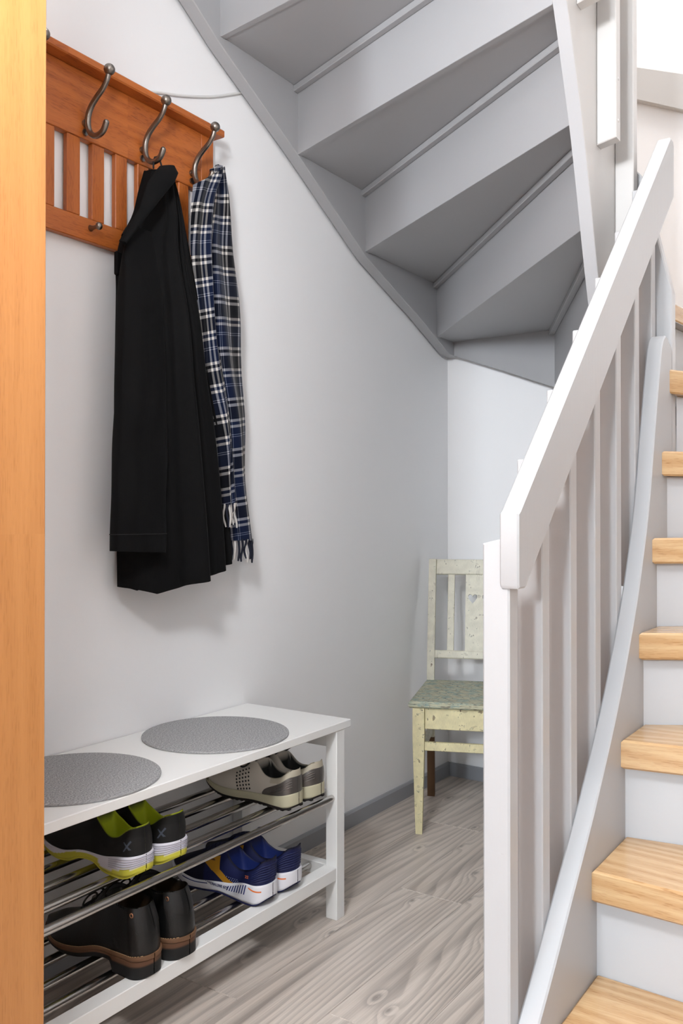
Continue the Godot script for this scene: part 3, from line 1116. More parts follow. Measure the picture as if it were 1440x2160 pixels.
# ---------------------------------------------------------------- coat rack
func build_rack() -> void:
	var t := thing("coat_rack", "reddish wooden wall coat rack with slats and metal hooks", "coat rack", Vector3(0.0, 1.65, 1.79))
	var z0 := 1.40
	var z1 := 2.19
	var s := mb()
	bx(s, Vector3(0.001, 2.030, z0 - 0.008), Vector3(0.056, 2.049, z1 + 0.008), 0.003, Vector3(0, 0, 1), Vector2(0.02, 0.1))
	part("ledge", s, M.teak, t)
	s = mb()
	bx(s, Vector3(0.003, 1.878, z0 + 0.047), Vector3(0.022, 2.0298, z1 - 0.047), 0.0015, Vector3(0, 0, 1), Vector2(0.05, 0.3))
	part("hook_board", s, M.teak, t)
	s = mb()
	bx(s, Vector3(0.003, 1.650, z0 + 0.047), Vector3(0.022, 1.702, z1 - 0.047), 0.002, Vector3(0, 0, 1), Vector2(0.21, 0.5))
	part("bottom_rail", s, M.teak, t)
	for z in [z0, z1 - 0.0465]:
		s = mb()
		bx(s, Vector3(0.003, 1.650, z), Vector3(0.022, 2.0298, z + 0.0465), 0.0015, Vector3(0, 1, 0), Vector2(z, 0.2))
		part("stile", s, M.teak, t)
	var k := 0
	while k < 10:
		var z: float = 1.492 + 0.0693 * k
		if z + 0.036 > z1 - 0.05:
			break
		s = mb()
		bx(s, Vector3(0.006, 1.7022, z), Vector3(0.0205, 1.8778, z + 0.036), 0.0015, Vector3(0, 1, 0), Vector2(z * 3.0, 0.1 * k))
		part("slat", s, M.teak, t)
		k += 1
	for z in [1.484, 1.655, 1.828, 2.0]:
		# hook: ball, S-shaped arm, tip and base plate
		var arm := []
		var ctrl := [Vector2(0.101, 2.004), Vector2(0.095, 1.990), Vector2(0.081, 1.975), Vector2(0.062, 1.962), Vector2(0.044, 1.946), Vector2(0.034, 1.926), Vector2(0.034, 1.905), Vector2(0.042, 1.887), Vector2(0.057, 1.877), Vector2(0.073, 1.877), Vector2(0.086, 1.884), Vector2(0.094, 1.898)]
		var cv = Curve3D.new()
		for i in ctrl.size():
			var a: Vector2 = ctrl[maxi(i - 1, 0)]
			var b: Vector2 = ctrl[mini(i + 1, ctrl.size() - 1)]
			var tg := (b - a) / 6.0
			cv.add_point(Vector3(ctrl[i].x, ctrl[i].y, z), Vector3(-tg.x, -tg.y, 0), Vector3(tg.x, tg.y, 0))
		var rad := []
		for i in 49:
			var u := i / 48.0
			arm.append(cv.sample_baked(cv.get_baked_length() * u, true))
			rad.append(lerpf(0.0058, 0.0068, smoothstep(0.0, 0.5, u)))
		s = mb()
		tube(s, arm, rad, 16)
		ball(s, arm[48], 0.0068, Vector3.ONE, 14, 8)
		var hk := part("hook", s, M.pewter, t, "brushed metal coat hook")
		s = mb()
		ball(s, Vector3(0.104, 2.013, z), 0.0125, Vector3.ONE, 24, 14)
		part("ball_end", s, M.pewter, hk)
		s = mb()
		tube(s, [Vector3(0.0225, 1.913, z), Vector3(0.029, 1.913, z)], 0.0085, 16)
		tube(s, [Vector3(0.0225, 1.893, z), Vector3(0.0265, 1.893, z)], 0.0075, 16)
		part("base_plate", s, M.pewter, hk)
	for z in [1.455, 1.81, 2.11]:
		s = mb()
		tube(s, [Vector3(0.0222, 1.681, z), Vector3(0.026, 1.681, z), Vector3(0.034, 1.681, z), Vector3(0.046, 1.681, z)], [0.0075, 0.0055, 0.0042, 0.0050], 14)
		ball(s, Vector3(0.050, 1.681, z), 0.0088, Vector3(0.8, 1, 1), 16, 10)
		part("peg", s, M.pewter, t)

# ---------------------------------------------------------------- coat
func build_coat() -> void:
	var t := thing("coat", "long black coat hanging from a hook by its collar loop", "coat", Vector3(0.08, 0.85, 1.62))
	var lft := [[0.845, 1.744], [0.945, 1.746], [1.12, 1.752], [1.28, 1.755], [1.44, 1.752], [1.547, 1.750], [1.611, 1.750], [1.67, 1.738], [1.74, 1.700], [1.80, 1.682], [1.856, 1.664]]
	var rgt := [[0.845, 1.370], [0.90, 1.376], [1.01, 1.388], [1.12, 1.404], [1.255, 1.430], [1.372, 1.463], [1.534, 1.496], [1.668, 1.533], [1.767, 1.566], [1.82, 1.590], [1.856, 1.614]]
	var g := []
	var uv := []
	var rows := 72
	var cols := 84
	for i in rows + 1:
		var v := float(i) / rows
		var row := []
		var ur := []
		for k in cols + 1:
			var u := float(k) / cols
			# hem: lowest towards the left, rising to the right
			var hem := lerp_table([[0.0, 0.862], [0.18, 0.843], [0.32, 0.852], [0.62, 0.872], [0.97, 0.903], [1.0, 0.91]], u)
			var y := lerpf(1.856, hem, v)
			var z := lerpf(smooth_table(lft, y), smooth_table(rgt, y), u)
			var fall := smoothstep(0.0, 0.45, v)
			var body := 0.040 + 0.075 * pow(maxf(sin(PI * clampf(u, 0.0, 1.0)), 0.0), 0.6) * (0.65 + 0.35 * fall)
			var wob := u + 0.012 * sin(v * 5.0 + u * 9.0)
			var pleat := 0.019 * sin(wob * 26.0 + 0.6) * smoothstep(0.30, 0.55, u) * (0.55 + 0.45 * fall)
			pleat += 0.011 * sin(wob * 47.0 + v * 1.5) * smoothstep(0.45, 0.7, u) * (1.0 - 0.4 * fall)
			pleat += 0.006 * sin(wob * 14.0 + 2.0 - v * 2.0)
			var edge := smoothstep(0.0, 0.05, u) * (1.0 - smoothstep(0.95, 1.0, u))
			row.append(Vector3(0.034 + (body - 0.034 + pleat) * maxf(edge, 0.0) + 0.004, y, z))
			ur.append(Vector2(u * 0.4, v))
		g.append(row)
		uv.append(ur)
	var s := mb()
	sheet(s, g, false, uv)
	# back of the coat, close to the wall
	var gb := []
	for i in rows + 1:
		var row := []
		for k in 13:
			var kk: int = k * 7
			var p: Vector3 = g[i][kk]
			row.append(Vector3(0.030 + 0.004 * sin(k * 1.3) + 0.004, p.y + 0.004, p.z))
		row[0] = g[i][0]
		row[12] = g[i][cols]
		gb.append(row)
	sheet(s, gb)
	part("body", s, M.coat, t)
	# sleeve hanging in front at the left
	var sl := [[0.944, 1.814], [1.12, 1.808], [1.28, 1.799], [1.44, 1.793], [1.55, 1.786], [1.64, 1.772], [1.70, 1.752]]
	var sr := [[0.944, 1.664], [1.07, 1.660], [1.23, 1.658], [1.45, 1.664], [1.60, 1.672], [1.70, 1.690]]
	g = []
	uv = []
	for i in 56:
		var v := i / 55.0
		var y := lerpf(1.69, 0.944, v)
		var a := smooth_table(sl, y)
		var b := smooth_table(sr, y)
		var row := []
		var ur := []
		for k in 40:
			var ph := TAU * k / 40.0
			var c := (a + b) * 0.5
			var h := (a - b) * 0.5
			var depth := 0.024 * smoothstep(0.0, 0.25, v) + 0.006
			var fold := 0.004 * sin(ph * 5.0 + v * 3.0) * smoothstep(0.1, 0.4, v) + 0.003 * sin(v * 22.0 + ph * 2.0) * smoothstep(0.3, 0.6, v)
			var cxx := 0.104 - 0.012 * (1.0 - v)
			row.append(Vector3(cxx + (depth + fold) * signf(sin(ph)) * pow(absf(sin(ph)), 0.7), y + (0.004 * cos(ph) if i == 55 else 0.0), c + h * signf(cos(ph)) * pow(absf(cos(ph)), 0.8)))
			ur.append(Vector2(k * 0.01, v * 0.8))
		g.append(row)
		uv.append(ur)
	s = mb()
	sheet(s, g, true, uv)
	var sv := part("sleeve", s, M.coat, t)
	# cuff seam
	s = mb()
	var seam := []
	for k in 41:
		var p: Vector3 = g[52][k % 40]
		var c2 := Vector3(0.104, p.y, (smooth_table(sl, p.y) + smooth_table(sr, p.y)) * 0.5)
		seam.append(p + (p - c2).normalized() * 0.0006)
	tube(s, seam, 0.0011, 6, false)
	part("cuff_seam", s, M.cord, sv)
	# turned-down collar: broad band from the loop to the lower left
	var cl := [Vector3(0.100, 1.852, 1.672), Vector3(0.112, 1.832, 1.695), Vector3(0.120, 1.790, 1.730), Vector3(0.118, 1.7233, 1.7527), Vector3(0.104, 1.640, 1.800)]
	var cr := [Vector3(0.116, 1.858, 1.640), Vector3(0.130, 1.838, 1.641), Vector3(0.134, 1.812, 1.656), Vector3(0.132, 1.7596, 1.699), Vector3(0.110, 1.632, 1.789)]
	g = []
	var gc := []
	for i in 25:
		var u := i / 24.0 * 4.0
		var a := mini(int(u), 3)
		var fr := u - a
		var p0: Vector3 = cl[a].lerp(cl[a + 1], fr)
		var p1: Vector3 = cr[a].lerp(cr[a + 1], fr)
		var row := []
		for k in 20:
			var ph := TAU * k / 20.0
			var w := cos(ph)
			var q := p0.lerp(p1, w * 0.5 + 0.5)
			q.x += 0.005 * sin(ph) + 0.008 * (1.0 - w * w)
			row.append(q)
		g.append(row)
	s = mb()
	sheet(s, g, true)
	for e in [0, 24]:
		var c := Vector3.ZERO
		for q in g[e]: c += q / 20.0
		for k in 20:
			var n := Vector3(0.2, 1 if e == 0 else -1, 0).normalized()
			tri(s, c, g[e][k], g[e][(k + 1) % 20], n, n, n, Vector2.ZERO, Vector2.ZERO, Vector2.ZERO)
	part("collar", s, M.coat, t)
	# far half of the collar behind
	s = mb()
	g = []
	for i in 9:
		var u := i / 8.0
		var c := Vector3(0.075, lerpf(1.70, 1.662, u), lerpf(1.730, 1.762, u))
		var row := []
		for k in 14:
			var ph := TAU * k / 14.0
			row.append(c + Vector3(0.008 * sin(ph), 0.013 * cos(ph), 0.003 * cos(ph)) * (0.7 + 0.3 * sin(PI * u)))
		g.append(row)
	sheet(s, g, true)
	part("collar", s, M.coat, t)
	# hanging loop round the hook
	s = mb()
	tube(s, [Vector3(0.070, 1.856, 1.663), Vector3(0.067, 1.872, 1.660), Vector3(0.066, 1.886, 1.655), Vector3(0.070, 1.8885, 1.650), Vector3(0.076, 1.880, 1.648), Vector3(0.080, 1.862, 1.645), Vector3(0.082, 1.850, 1.640)], 0.0022, 8)
	part("hanging_loop", s, M.cord, t)
	# small tab with a button at the back edge
	s = mb()
	bx(s, Vector3(0.036, 1.585, 1.728), Vector3(0.048, 1.640, 1.756), 0.003)
	var tab := part("tab", s, M.coat, t)
	s = mb()
	ball(s, Vector3(0.050, 1.632, 1.738), 0.003, Vector3.ONE, 10, 6)
	part("button", s, M.bench, tab)

# ---------------------------------------------------------------- scarf
func build_scarf() -> void:
	var t := thing("scarf", "navy and white plaid wool scarf draped over the last hook", "scarf", Vector3(0.07, 0.95, 1.42))
	# tail in front (left) and tail behind (right): edges as [y, z]
	var fold := [[1.0536, 1.3934], [1.2087, 1.4011], [1.4236, 1.4438], [1.5802, 1.4745], [1.7147, 1.4748], [1.8022, 1.466], [1.935, 1.447]]
	var right := [[0.9604, 1.2861], [1.0123, 1.2962], [1.1406, 1.3143], [1.3315, 1.3303], [1.495, 1.3462], [1.6569, 1.3618], [1.7658, 1.3811], [1.8608, 1.4001], [1.935, 1.420]]
	var left := [[1.0543, 1.447], [1.2197, 1.4643], [1.3739, 1.4966], [1.5137, 1.5229], [1.6161, 1.5403], [1.6948, 1.5535], [1.7763, 1.5558], [1.8538, 1.5540], [1.90, 1.535]]
	for tail in 2:
		var g := []
		var uv := []
		var rows := 80
		var cols := 30
		for i in rows + 1:
			var v := float(i) / rows
			var row := []
			var ur := []
			for k in cols + 1:
				var u := float(k) / cols
				var top: float
				var bottom: float
				var zl: float
				var zr: float
				var y: float
				if tail == 0:
					top = lerp_table([[0.0, 1.853], [0.35, 1.886], [0.7, 1.914], [1.0, 1.936]], u)
					bottom = 1.054 + 0.004 * u
					y = lerpf(top, bottom, v)
					zl = smooth_table(left, y) - 0.014
					zr = smooth_table(fold, y) - 0.016
				else:
					top = lerp_table([[0.0, 1.928], [0.4, 1.946], [1.0, 1.938]], u)
					bottom = 0.962 - 0.002 * u
					y = lerpf(top, bottom, v)
					zl = smooth_table(fold, y) + 0.002
					zr = smooth_table(right, y) - 0.020
				var z := lerpf(zl, zr, u)
				var bulge := pow(maxf(sin(PI * (0.06 + 0.88 * u)), 0.0), 0.5)
				var x: float
				if tail == 0:
					x = 0.052 + 0.040 * bulge + 0.006 * sin(u * 11.0 + v * 4.0) + 0.003 * sin(v * 17.0 + u * 3.0) + 0.03 * (1.0 - smoothstep(0.0, 0.1, v)) * 0.4
				else:
					x = 0.030 + 0.042 * bulge + 0.007 * sin(u * 9.0 - v * 5.0 + 1.0) + 0.003 * sin(v * 21.0)
				row.append(Vector3(x, y, z))
				ur.append(Vector2(u * (0.135 if tail == 0 else 0.15) + 0.04 * tail + 0.02 * sin(v * 3.0), (1.94 - y) + 0.05 * tail + 0.02 * u))
			g.append(row)
			uv.append(ur)
		var s := mb()
		sheet(s, g, false, uv)
		# second face a few millimetres behind gives the wool its thickness
		var h := []
		for i in rows + 1:
			var row := []
			for k in cols + 1:
				var p: Vector3 = g[i][k]
				var w := 0.006 * (1.0 - pow(absf(2.0 * k / cols - 1.0), 6.0))
				row.append(Vector3(p.x - w, p.y, p.z))
			h.append(row)
		sheet(s, h, false, uv)
		var tl := part("tail", s, M.tartan, t)
		# fringe
		rng.seed = 90 + tail
		var nf := 17 if tail == 1 else 11
		for k in nf:
			var kk: int = int(float(k) / (nf - 1) * cols)
			var p: Vector3 = g[rows][kk]
			var fs := mb()
			var len := rng.randf_range(0.052, 0.066)
			var sw := rng.randf_range(-0.006, 0.006)
			var pts := []
			for q in 7:
				var a := q / 6.0
				pts.append(p + Vector3(-0.003 + 0.003 * sin(a * 5.0 + k), 0.004 - len * a, sw * a + 0.0015 * sin(a * 7.0 + k * 2.0)))
			tube(fs, pts, [0.0034, 0.0032, 0.0030, 0.0030, 0.0030, 0.0030, 0.0022], 6)
			part("fringe", fs, M.fringe_pale if (k % 4 == 1 or tail == 0 and k % 2 == 0) else M.fringe, tl)

func build_cable() -> void:
	var s := mb()
	org = Vector3(0.004, 2.1, 1.45)
	var pts := []
	var c := [[1.62, 2.074], [1.586, 2.087], [1.503, 2.112], [1.396, 2.152], [1.33, 2.183], [1.262, 2.218]]
	for i in 25:
		var z: float = 1.62 - 0.358 * i / 24.0
		var y := smooth_table([[1.262, 2.218], [1.33, 2.183], [1.396, 2.152], [1.503, 2.112], [1.586, 2.087], [1.62, 2.074]], z)
		pts.append(Vector3(0.004, y, z))
	tube(s, pts, 0.0034, 8)
	solo("wall_cable", s, M.cable, org, "thin white cable sagging along the wall above the rack", "cable")

# ---------------------------------------------------------------- shoes
func lin(r: float, g: float, b: float) -> Color:
	return rgb8(r, g, b).srgb_to_linear()

# a shoe stands with its heel at "heel", toe towards the wall; s runs heel 0 .. toe 1, l is sideways (left negative)
func sw(D: Dictionary, X: float, Y: float, l: float) -> Vector3:
	return D.heel + D.fwd * X + Vector3(0, Y, 0) + D.right * l

func half_width(D: Dictionary, s: float) -> float:
	var base = smooth_table([[0.0, D.wh], [0.16, D.wh * 1.03], [0.40, lerpf(D.wh, D.wb, 0.35)], [0.68, D.wb], [0.86, D.wb * 0.93], [1.0, D.wb * 0.80]], s)
	var e := 1.0
	if s < 0.11:
		e = sqrt(maxf(1.0 - pow(1.0 - s / 0.11, 2.0), 0.0))
	if s > 0.76:
		e = pow(maxf(1.0 - pow((s - 0.76) / 0.24, 2.2), 0.0), 0.5)
	return maxf(base * e, 0.00003)

func centre(D: Dictionary, s: float) -> float:
	return D.foot * (0.010 * sin(PI * s) - 0.006 * s)

func sole_bottom(D: Dictionary, s: float) -> float:
	return smooth_table(D.bottom, s)

func side_point(D: Dictionary, s: float, v: float, side: float, out := 0.0) -> Vector3:
	var w := half_width(D, s)
	var m = smooth_table(D.mid, s)
	var t = smooth_table(D.rim, s)
	var wr = w * smooth_table(D.wr, s)
	var x: float = lerpf(w, wr, pow(v, 1.5)) + D.bulge * sin(PI * v) * minf(w / D.wh, 1.0)
	var lean: float = D.lean * (v * v) * (1.0 - smoothstep(0.0, 0.25, s))
	var dx := 0.0
	if out != 0.0:
		# push out along the true outline normal, so that heels close behind
		var a := clampf(s - 0.002, 0.0, 1.0)
		var b := clampf(s + 0.002, 0.0, 1.0)
		var tg := Vector2((b - a) * D.L, half_width(D, b) - half_width(D, a)).normalized()
		dx = -tg.y * out
		x += tg.x * out
	return sw(D, s * D.L + lean + dx, lerpf(m - 0.002, t, v), centre(D, s) + side * x)

func stations(n: int) -> Array:
	var a := []
	for i in n + 1:
		var u := float(i) / n
		a.append(0.5 - 0.5 * cos(PI * u))
	return a

func build_upper(D: Dictionary, parent: Node3D, m: Material, colour: Callable) -> MeshInstance3D:
	var st := stations(84)
	var g := []
	var col := []
	for s in st:
		var row := []
		var cr := []
		var no := 16
		for k in no + 1:
			var v := float(k) / no
			row.append(side_point(D, s, v, -1.0))
			cr.append(colour.call(s, v, -1.0))
		var w := half_width(D, s)
		var wr: float = w * smooth_table(D.wr, s)
		var t = smooth_table(D.rim, s)
		var op = clampf(smooth_table(D.open, s), 0.0, 1.0)
		var floor_y: float = smooth_table(D.mid, s) + 0.006
		var lean: float = D.lean * (1.0 - smoothstep(0.0, 0.25, s))
		var arch: float = smooth_table(D.arch, s)
		for k in 21:
			var v := -1.0 + 2.0 * (k + 0.5) / 21.0
			var x := wr * v
			var up := arch * (1.0 - v * v)
			var edge = 1.0 - pow(absf(v), 5.0)
			var dn = (t - floor_y) * edge
			var pad = 0.0025 * exp(-pow((absf(v) - 0.9) / 0.1, 2.0)) * op
			row.append(sw(D, s * D.L + lean * (1.0 - op * edge * 0.6), t + pad + lerpf(up, -dn, op), centre(D, s) + x))
			cr.append(colour.call(s, 1.0 + op * (0.2 + edge), 0.0))
		for k in no + 1:
			var v := 1.0 - float(k) / no
			row.append(side_point(D, s, v, 1.0))
			cr.append(colour.call(s, v, 1.0))
		g.append(row)
		col.append(cr)
	var sf := mb()
	sheet(sf, g, false, [], col)
	return part("upper", sf, m, parent)

func build_sole(D: Dictionary, parent: Node3D, called: String, y0: Callable, y1: Callable, flare: float, m: Material, colour: Callable) -> MeshInstance3D:
	var st := stations(90)
	var g := []
	var col := []
	for s in st:
		var w := half_width(D, s)
		var lo: float = y0.call(s)
		var hi: float = y1.call(s)
		var row := []
		var cr := []
		var c := centre(D, s)
		var n := 8
		var X: float = (s - 0.5) * D.L * (1.0 + flare * 0.35) + 0.5 * D.L
		for k in n + 1:
			var v := float(k) / n
			var x := w * (1.0 + flare * sin(PI * (0.15 + 0.7 * v))) + 0.001
			row.append(sw(D, X, lerpf(hi, lo, v), c - x))
			cr.append(colour.call(s, 1.0 - v))
		for k in 5:
			var v := -0.8 + 1.6 * k / 4.0
			row.append(sw(D, X, lo, c + w * v))
			cr.append(colour.call(s, 0.0))
		for k in n + 1:
			var v := 1.0 - float(k) / n
			var x := w * (1.0 + flare * sin(PI * (0.15 + 0.7 * v))) + 0.001
			row.append(sw(D, X, lerpf(hi, lo, v), c + x))
			cr.append(colour.call(s, 1.0 - v))
		for k in 5:
			var v := 0.8 - 1.6 * k / 4.0
			row.append(sw(D, X, hi, c + w * v))
			cr.append(colour.call(s, 1.0))
		g.append(row)
		col.append(cr)
	var sf := mb()
	sheet(sf, g, true, [], col)
	return part(called, sf, m, parent)

# four-cornered patch that follows the side of the upper; corners are (s, v)
func side_patch(sf: SurfaceTool, D: Dictionary, q: Array, side: float, out: float, c: Color, n := 10) -> void:
	var g := []
	var col := []
	for i in n + 1:
		var a := float(i) / n
		var row := []
		var cr := []
		for k in n + 1:
			var b := float(k) / n
			var p: Vector2 = (q[0] as Vector2).lerp(q[1], a).lerp((q[3] as Vector2).lerp(q[2], a), b)
			row.append(side_point(D, p.x, p.y, side, out))
			cr.append(c)
		g.append(row)
		col.append(cr)
	sheet(sf, g, false, [], col)

# patch on the side of a midsole; corners are (s, height 0..1 of the midsole)
func sole_patch(sf: SurfaceTool, D: Dictionary, q: Array, y0: Callable, y1: Callable, flare: float, out: float, c: Color, n := 8) -> void:
	var g := []
	var col := []
	for i in n + 1:
		var a := float(i) / n
		var row := []
		var cr := []
		for k in n + 1:
			var b := float(k) / n
			var p: Vector2 = (q[0] as Vector2).lerp(q[1], a).lerp((q[3] as Vector2).lerp(q[2], a), b)
			var w := half_width(D, p.x)
			var v := 1.0 - p.y
			var x := w * (1.0 + flare * sin(PI * (0.15 + 0.7 * v))) + 0.001 + out
			var X: float = (p.x - 0.5) * D.L * (1.0 + flare * 0.35) + 0.5 * D.L
			row.append(sw(D, X, lerpf(y0.call(p.x), y1.call(p.x), p.y), centre(D, p.x) - x))
			cr.append(c)
		g.append(row)
		col.append(cr)
	sheet(sf, g, false, [], col)

func build_tongue(D: Dictionary, parent: Node3D, s0: float, s1: float, rise: float, hw: float, m: Material, c: Color) -> void:
	var g := []
	var col := []
	for i in 13:
		var u := i / 12.0
		var s := lerpf(s0, s1, u)
		var y0: float = smooth_table(D.rim, s0) + smooth_table(D.arch, s0)
		var y = lerpf(y0 - 0.004, smooth_table(D.rim, s0) + rise, u)
		var row := []
		var cr := []
		for k in 24:
			var ph := TAU * k / 24.0
			var w := hw * (0.85 + 0.25 * u) * signf(cos(ph)) * pow(absf(cos(ph)), 0.75)
			var curl := 0.35 * w * w / hw
			var shut := 1.0 if i < 12 else 0.2
			row.append(sw(D, s * D.L + 0.004 * sin(ph) * shut - curl * 0.6, y + 0.003 * sin(ph) * shut - curl, centre(D, s) + w))
			cr.append(c)
		g.append(row)
		col.append(cr)
	var sf := mb()
	sheet(sf, g, true, [], col)
	part("tongue", sf, m, parent)

func build_laces(D: Dictionary, parent: Node3D, s0: float, s1: float, n: int, r: float, m: Material, loops: bool) -> void:
	var sf := mb()
	for i in n:
		for sg in [-1.0, 1.0]:
			var pts := []
			for k in 11:
				var v: float = -1.0 + 2.0 * k / 10.0
				var s: float = lerpf(s0, s1, (i + 0.5 + 0.5 * v * sg) / n)
				var w = half_width(D, s) * smooth_table(D.wr, s) * 0.62
				pts.append(sw(D, s * D.L, smooth_table(D.rim, s) + smooth_table(D.arch, s) * (1.0 - v * v * 0.38) + r * 1.2, centre(D, s) + w * v))
			tube(sf, pts, r, 7)
	if loops:
		for sg in [-1.0, 1.0]:
			var pts := []
			for k in 25:
				var a := TAU * k / 24.0
				var s: float = s0 + 0.03
				pts.append(sw(D, s * D.L + 0.012 * sin(a) + 0.012, smooth_table(D.rim, s) + 0.010 - 0.020 * (0.5 - 0.5 * cos(a)), centre(D, s) + sg * (0.010 + 0.030 * (0.5 - 0.5 * cos(a)))))
			tube(sf, pts, r, 6, false)
	part("laces", sf, m, parent)

func shoe_dict(heel: Vector3, yaw: float, foot: float) -> Dictionary:
	var fwd := Vector3(-cos(yaw), 0, sin(yaw))
	return {"heel": heel, "fwd": fwd, "right": fwd.cross(Vector3(0, 1, 0)), "foot": foot}

func black_trainer(label: String, heel: Vector3, yaw: float, foot: float) -> void:
	var D := shoe_dict(heel, yaw, foot)
	D.merge({"L": 0.29, "wh": 0.036, "wb": 0.0425, "bulge": 0.004, "lean": 0.004,
		"bottom": [[0.0, 0.012], [0.06, 0.003], [0.15, 0.0], [0.30, 0.003], [0.40, 0.016], [0.52, 0.016], [0.62, 0.006], [0.75, 0.006], [1.0, 0.030]],
		"mid": [[0.0, 0.046], [0.12, 0.043], [0.30, 0.034], [0.5, 0.034], [0.7, 0.026], [1.0, 0.044]],
		"rim": [[0.0, 0.102], [0.05, 0.098], [0.16, 0.078], [0.26, 0.074], [0.36, 0.090], [0.44, 0.104], [0.55, 0.088], [0.72, 0.062], [0.9, 0.048], [1.0, 0.046]],
		"open": [[0.0, 0.0], [0.012, 0.2], [0.03, 1.0], [0.36, 1.0], [0.44, 0.0], [1.0, 0.0]],
		"wr": [[0.0, 0.9], [0.1, 0.80], [0.3, 0.74], [0.45, 0.56], [0.7, 0.62], [1.0, 0.8]],
		"arch": [[0.0, 0.0], [0.4, 0.004], [0.6, 0.014], [0.85, 0.012], [1.0, 0.0]]})
	var t := thing("trainer", label, "shoe", heel, "black and lime trainers")
	var blk := lin(17, 17, 18)
	var charcoal := lin(25, 26, 28)  # slightly lighter black of the heel and side panels
	var lime := lin(176, 190, 34)
	build_upper(D, t, M.shoe, func(s, v, _side):
		if v > 1.15 or (v > 0.955 and s < 0.42): return lime
		if s < 0.33 and v < 0.62 - 0.5 * s + 0.12 * sin(s * 22.0): return charcoal
		if s > 0.42 and s < 0.62 and v < 0.5: return charcoal
		return blk)
	var lo = func(s): return smooth_table(D.bottom, s) + 0.004
	var hi = func(s): return smooth_table(D.mid, s)
	var wh := lin(222, 220, 229)
	var yl := lin(206, 200, 72)
	build_sole(D, t, "midsole", lo, hi, 0.05, M.shoe, func(s, h):
		var line := 0.30 + 0.10 * sin(s * 18.0) if s < 0.34 else (0.66 if s < 0.5 else 0.55 + 0.3 * sin((s - 0.5) * 16.0))
		return yl if h < line else wh)
	build_sole(D, t, "outsole", func(s): return smooth_table(D.bottom, s), func(s): return smooth_table(D.bottom, s) + 0.0045, 0.01, M.shoe, func(_s, _h): return yl)
	# raised ribs round the heel of the midsole
	for k in 5:
		var sf := mb()
		var pts := []
		for i in 41:
			var u := i / 40.0
			var s: float = absf(u * 2.0 - 1.0) * 0.26
			s = s * s / 0.26 * 0.9 + 0.002
			var sd := -1.0 if u < 0.5 else 1.0
			var h: float = 0.42 + 0.115 * k
			var w := half_width(D, s)
			var x := w * (1.0 + 0.05 * sin(PI * (0.15 + 0.7 * (1.0 - h)))) + 0.0012
			pts.append(sw(D, (s - 0.5) * D.L * 1.0175 + 0.5 * D.L - 0.0008, lerpf(lo.call(s), hi.call(s), h), centre(D, s) + sd * x))
		tube(sf, pts, 0.0009, 5, false)
		part("midsole_rib", sf, M.rib, t)
	build_tongue(D, t, 0.47, 0.36, 0.030, 0.026, M.lime, lime)
	build_laces(D, t, 0.46, 0.66, 4, 0.002, M.cord, false)
	# small wing emblem on the heel
	var se := mb()
	side_patch(se, D, [Vector2(0.035, 0.28), Vector2(0.075, 0.62), Vector2(0.082, 0.62), Vector2(0.048, 0.28)], -1.0, 0.0012, lin(70, 76, 88), 6)
	side_patch(se, D, [Vector2(0.075, 0.26), Vector2(0.032, 0.55), Vector2(0.040, 0.60), Vector2(0.084, 0.28)], -1.0, 0.0013, lin(70, 76, 88), 6)
	part("emblem", se, M.shoe, t)

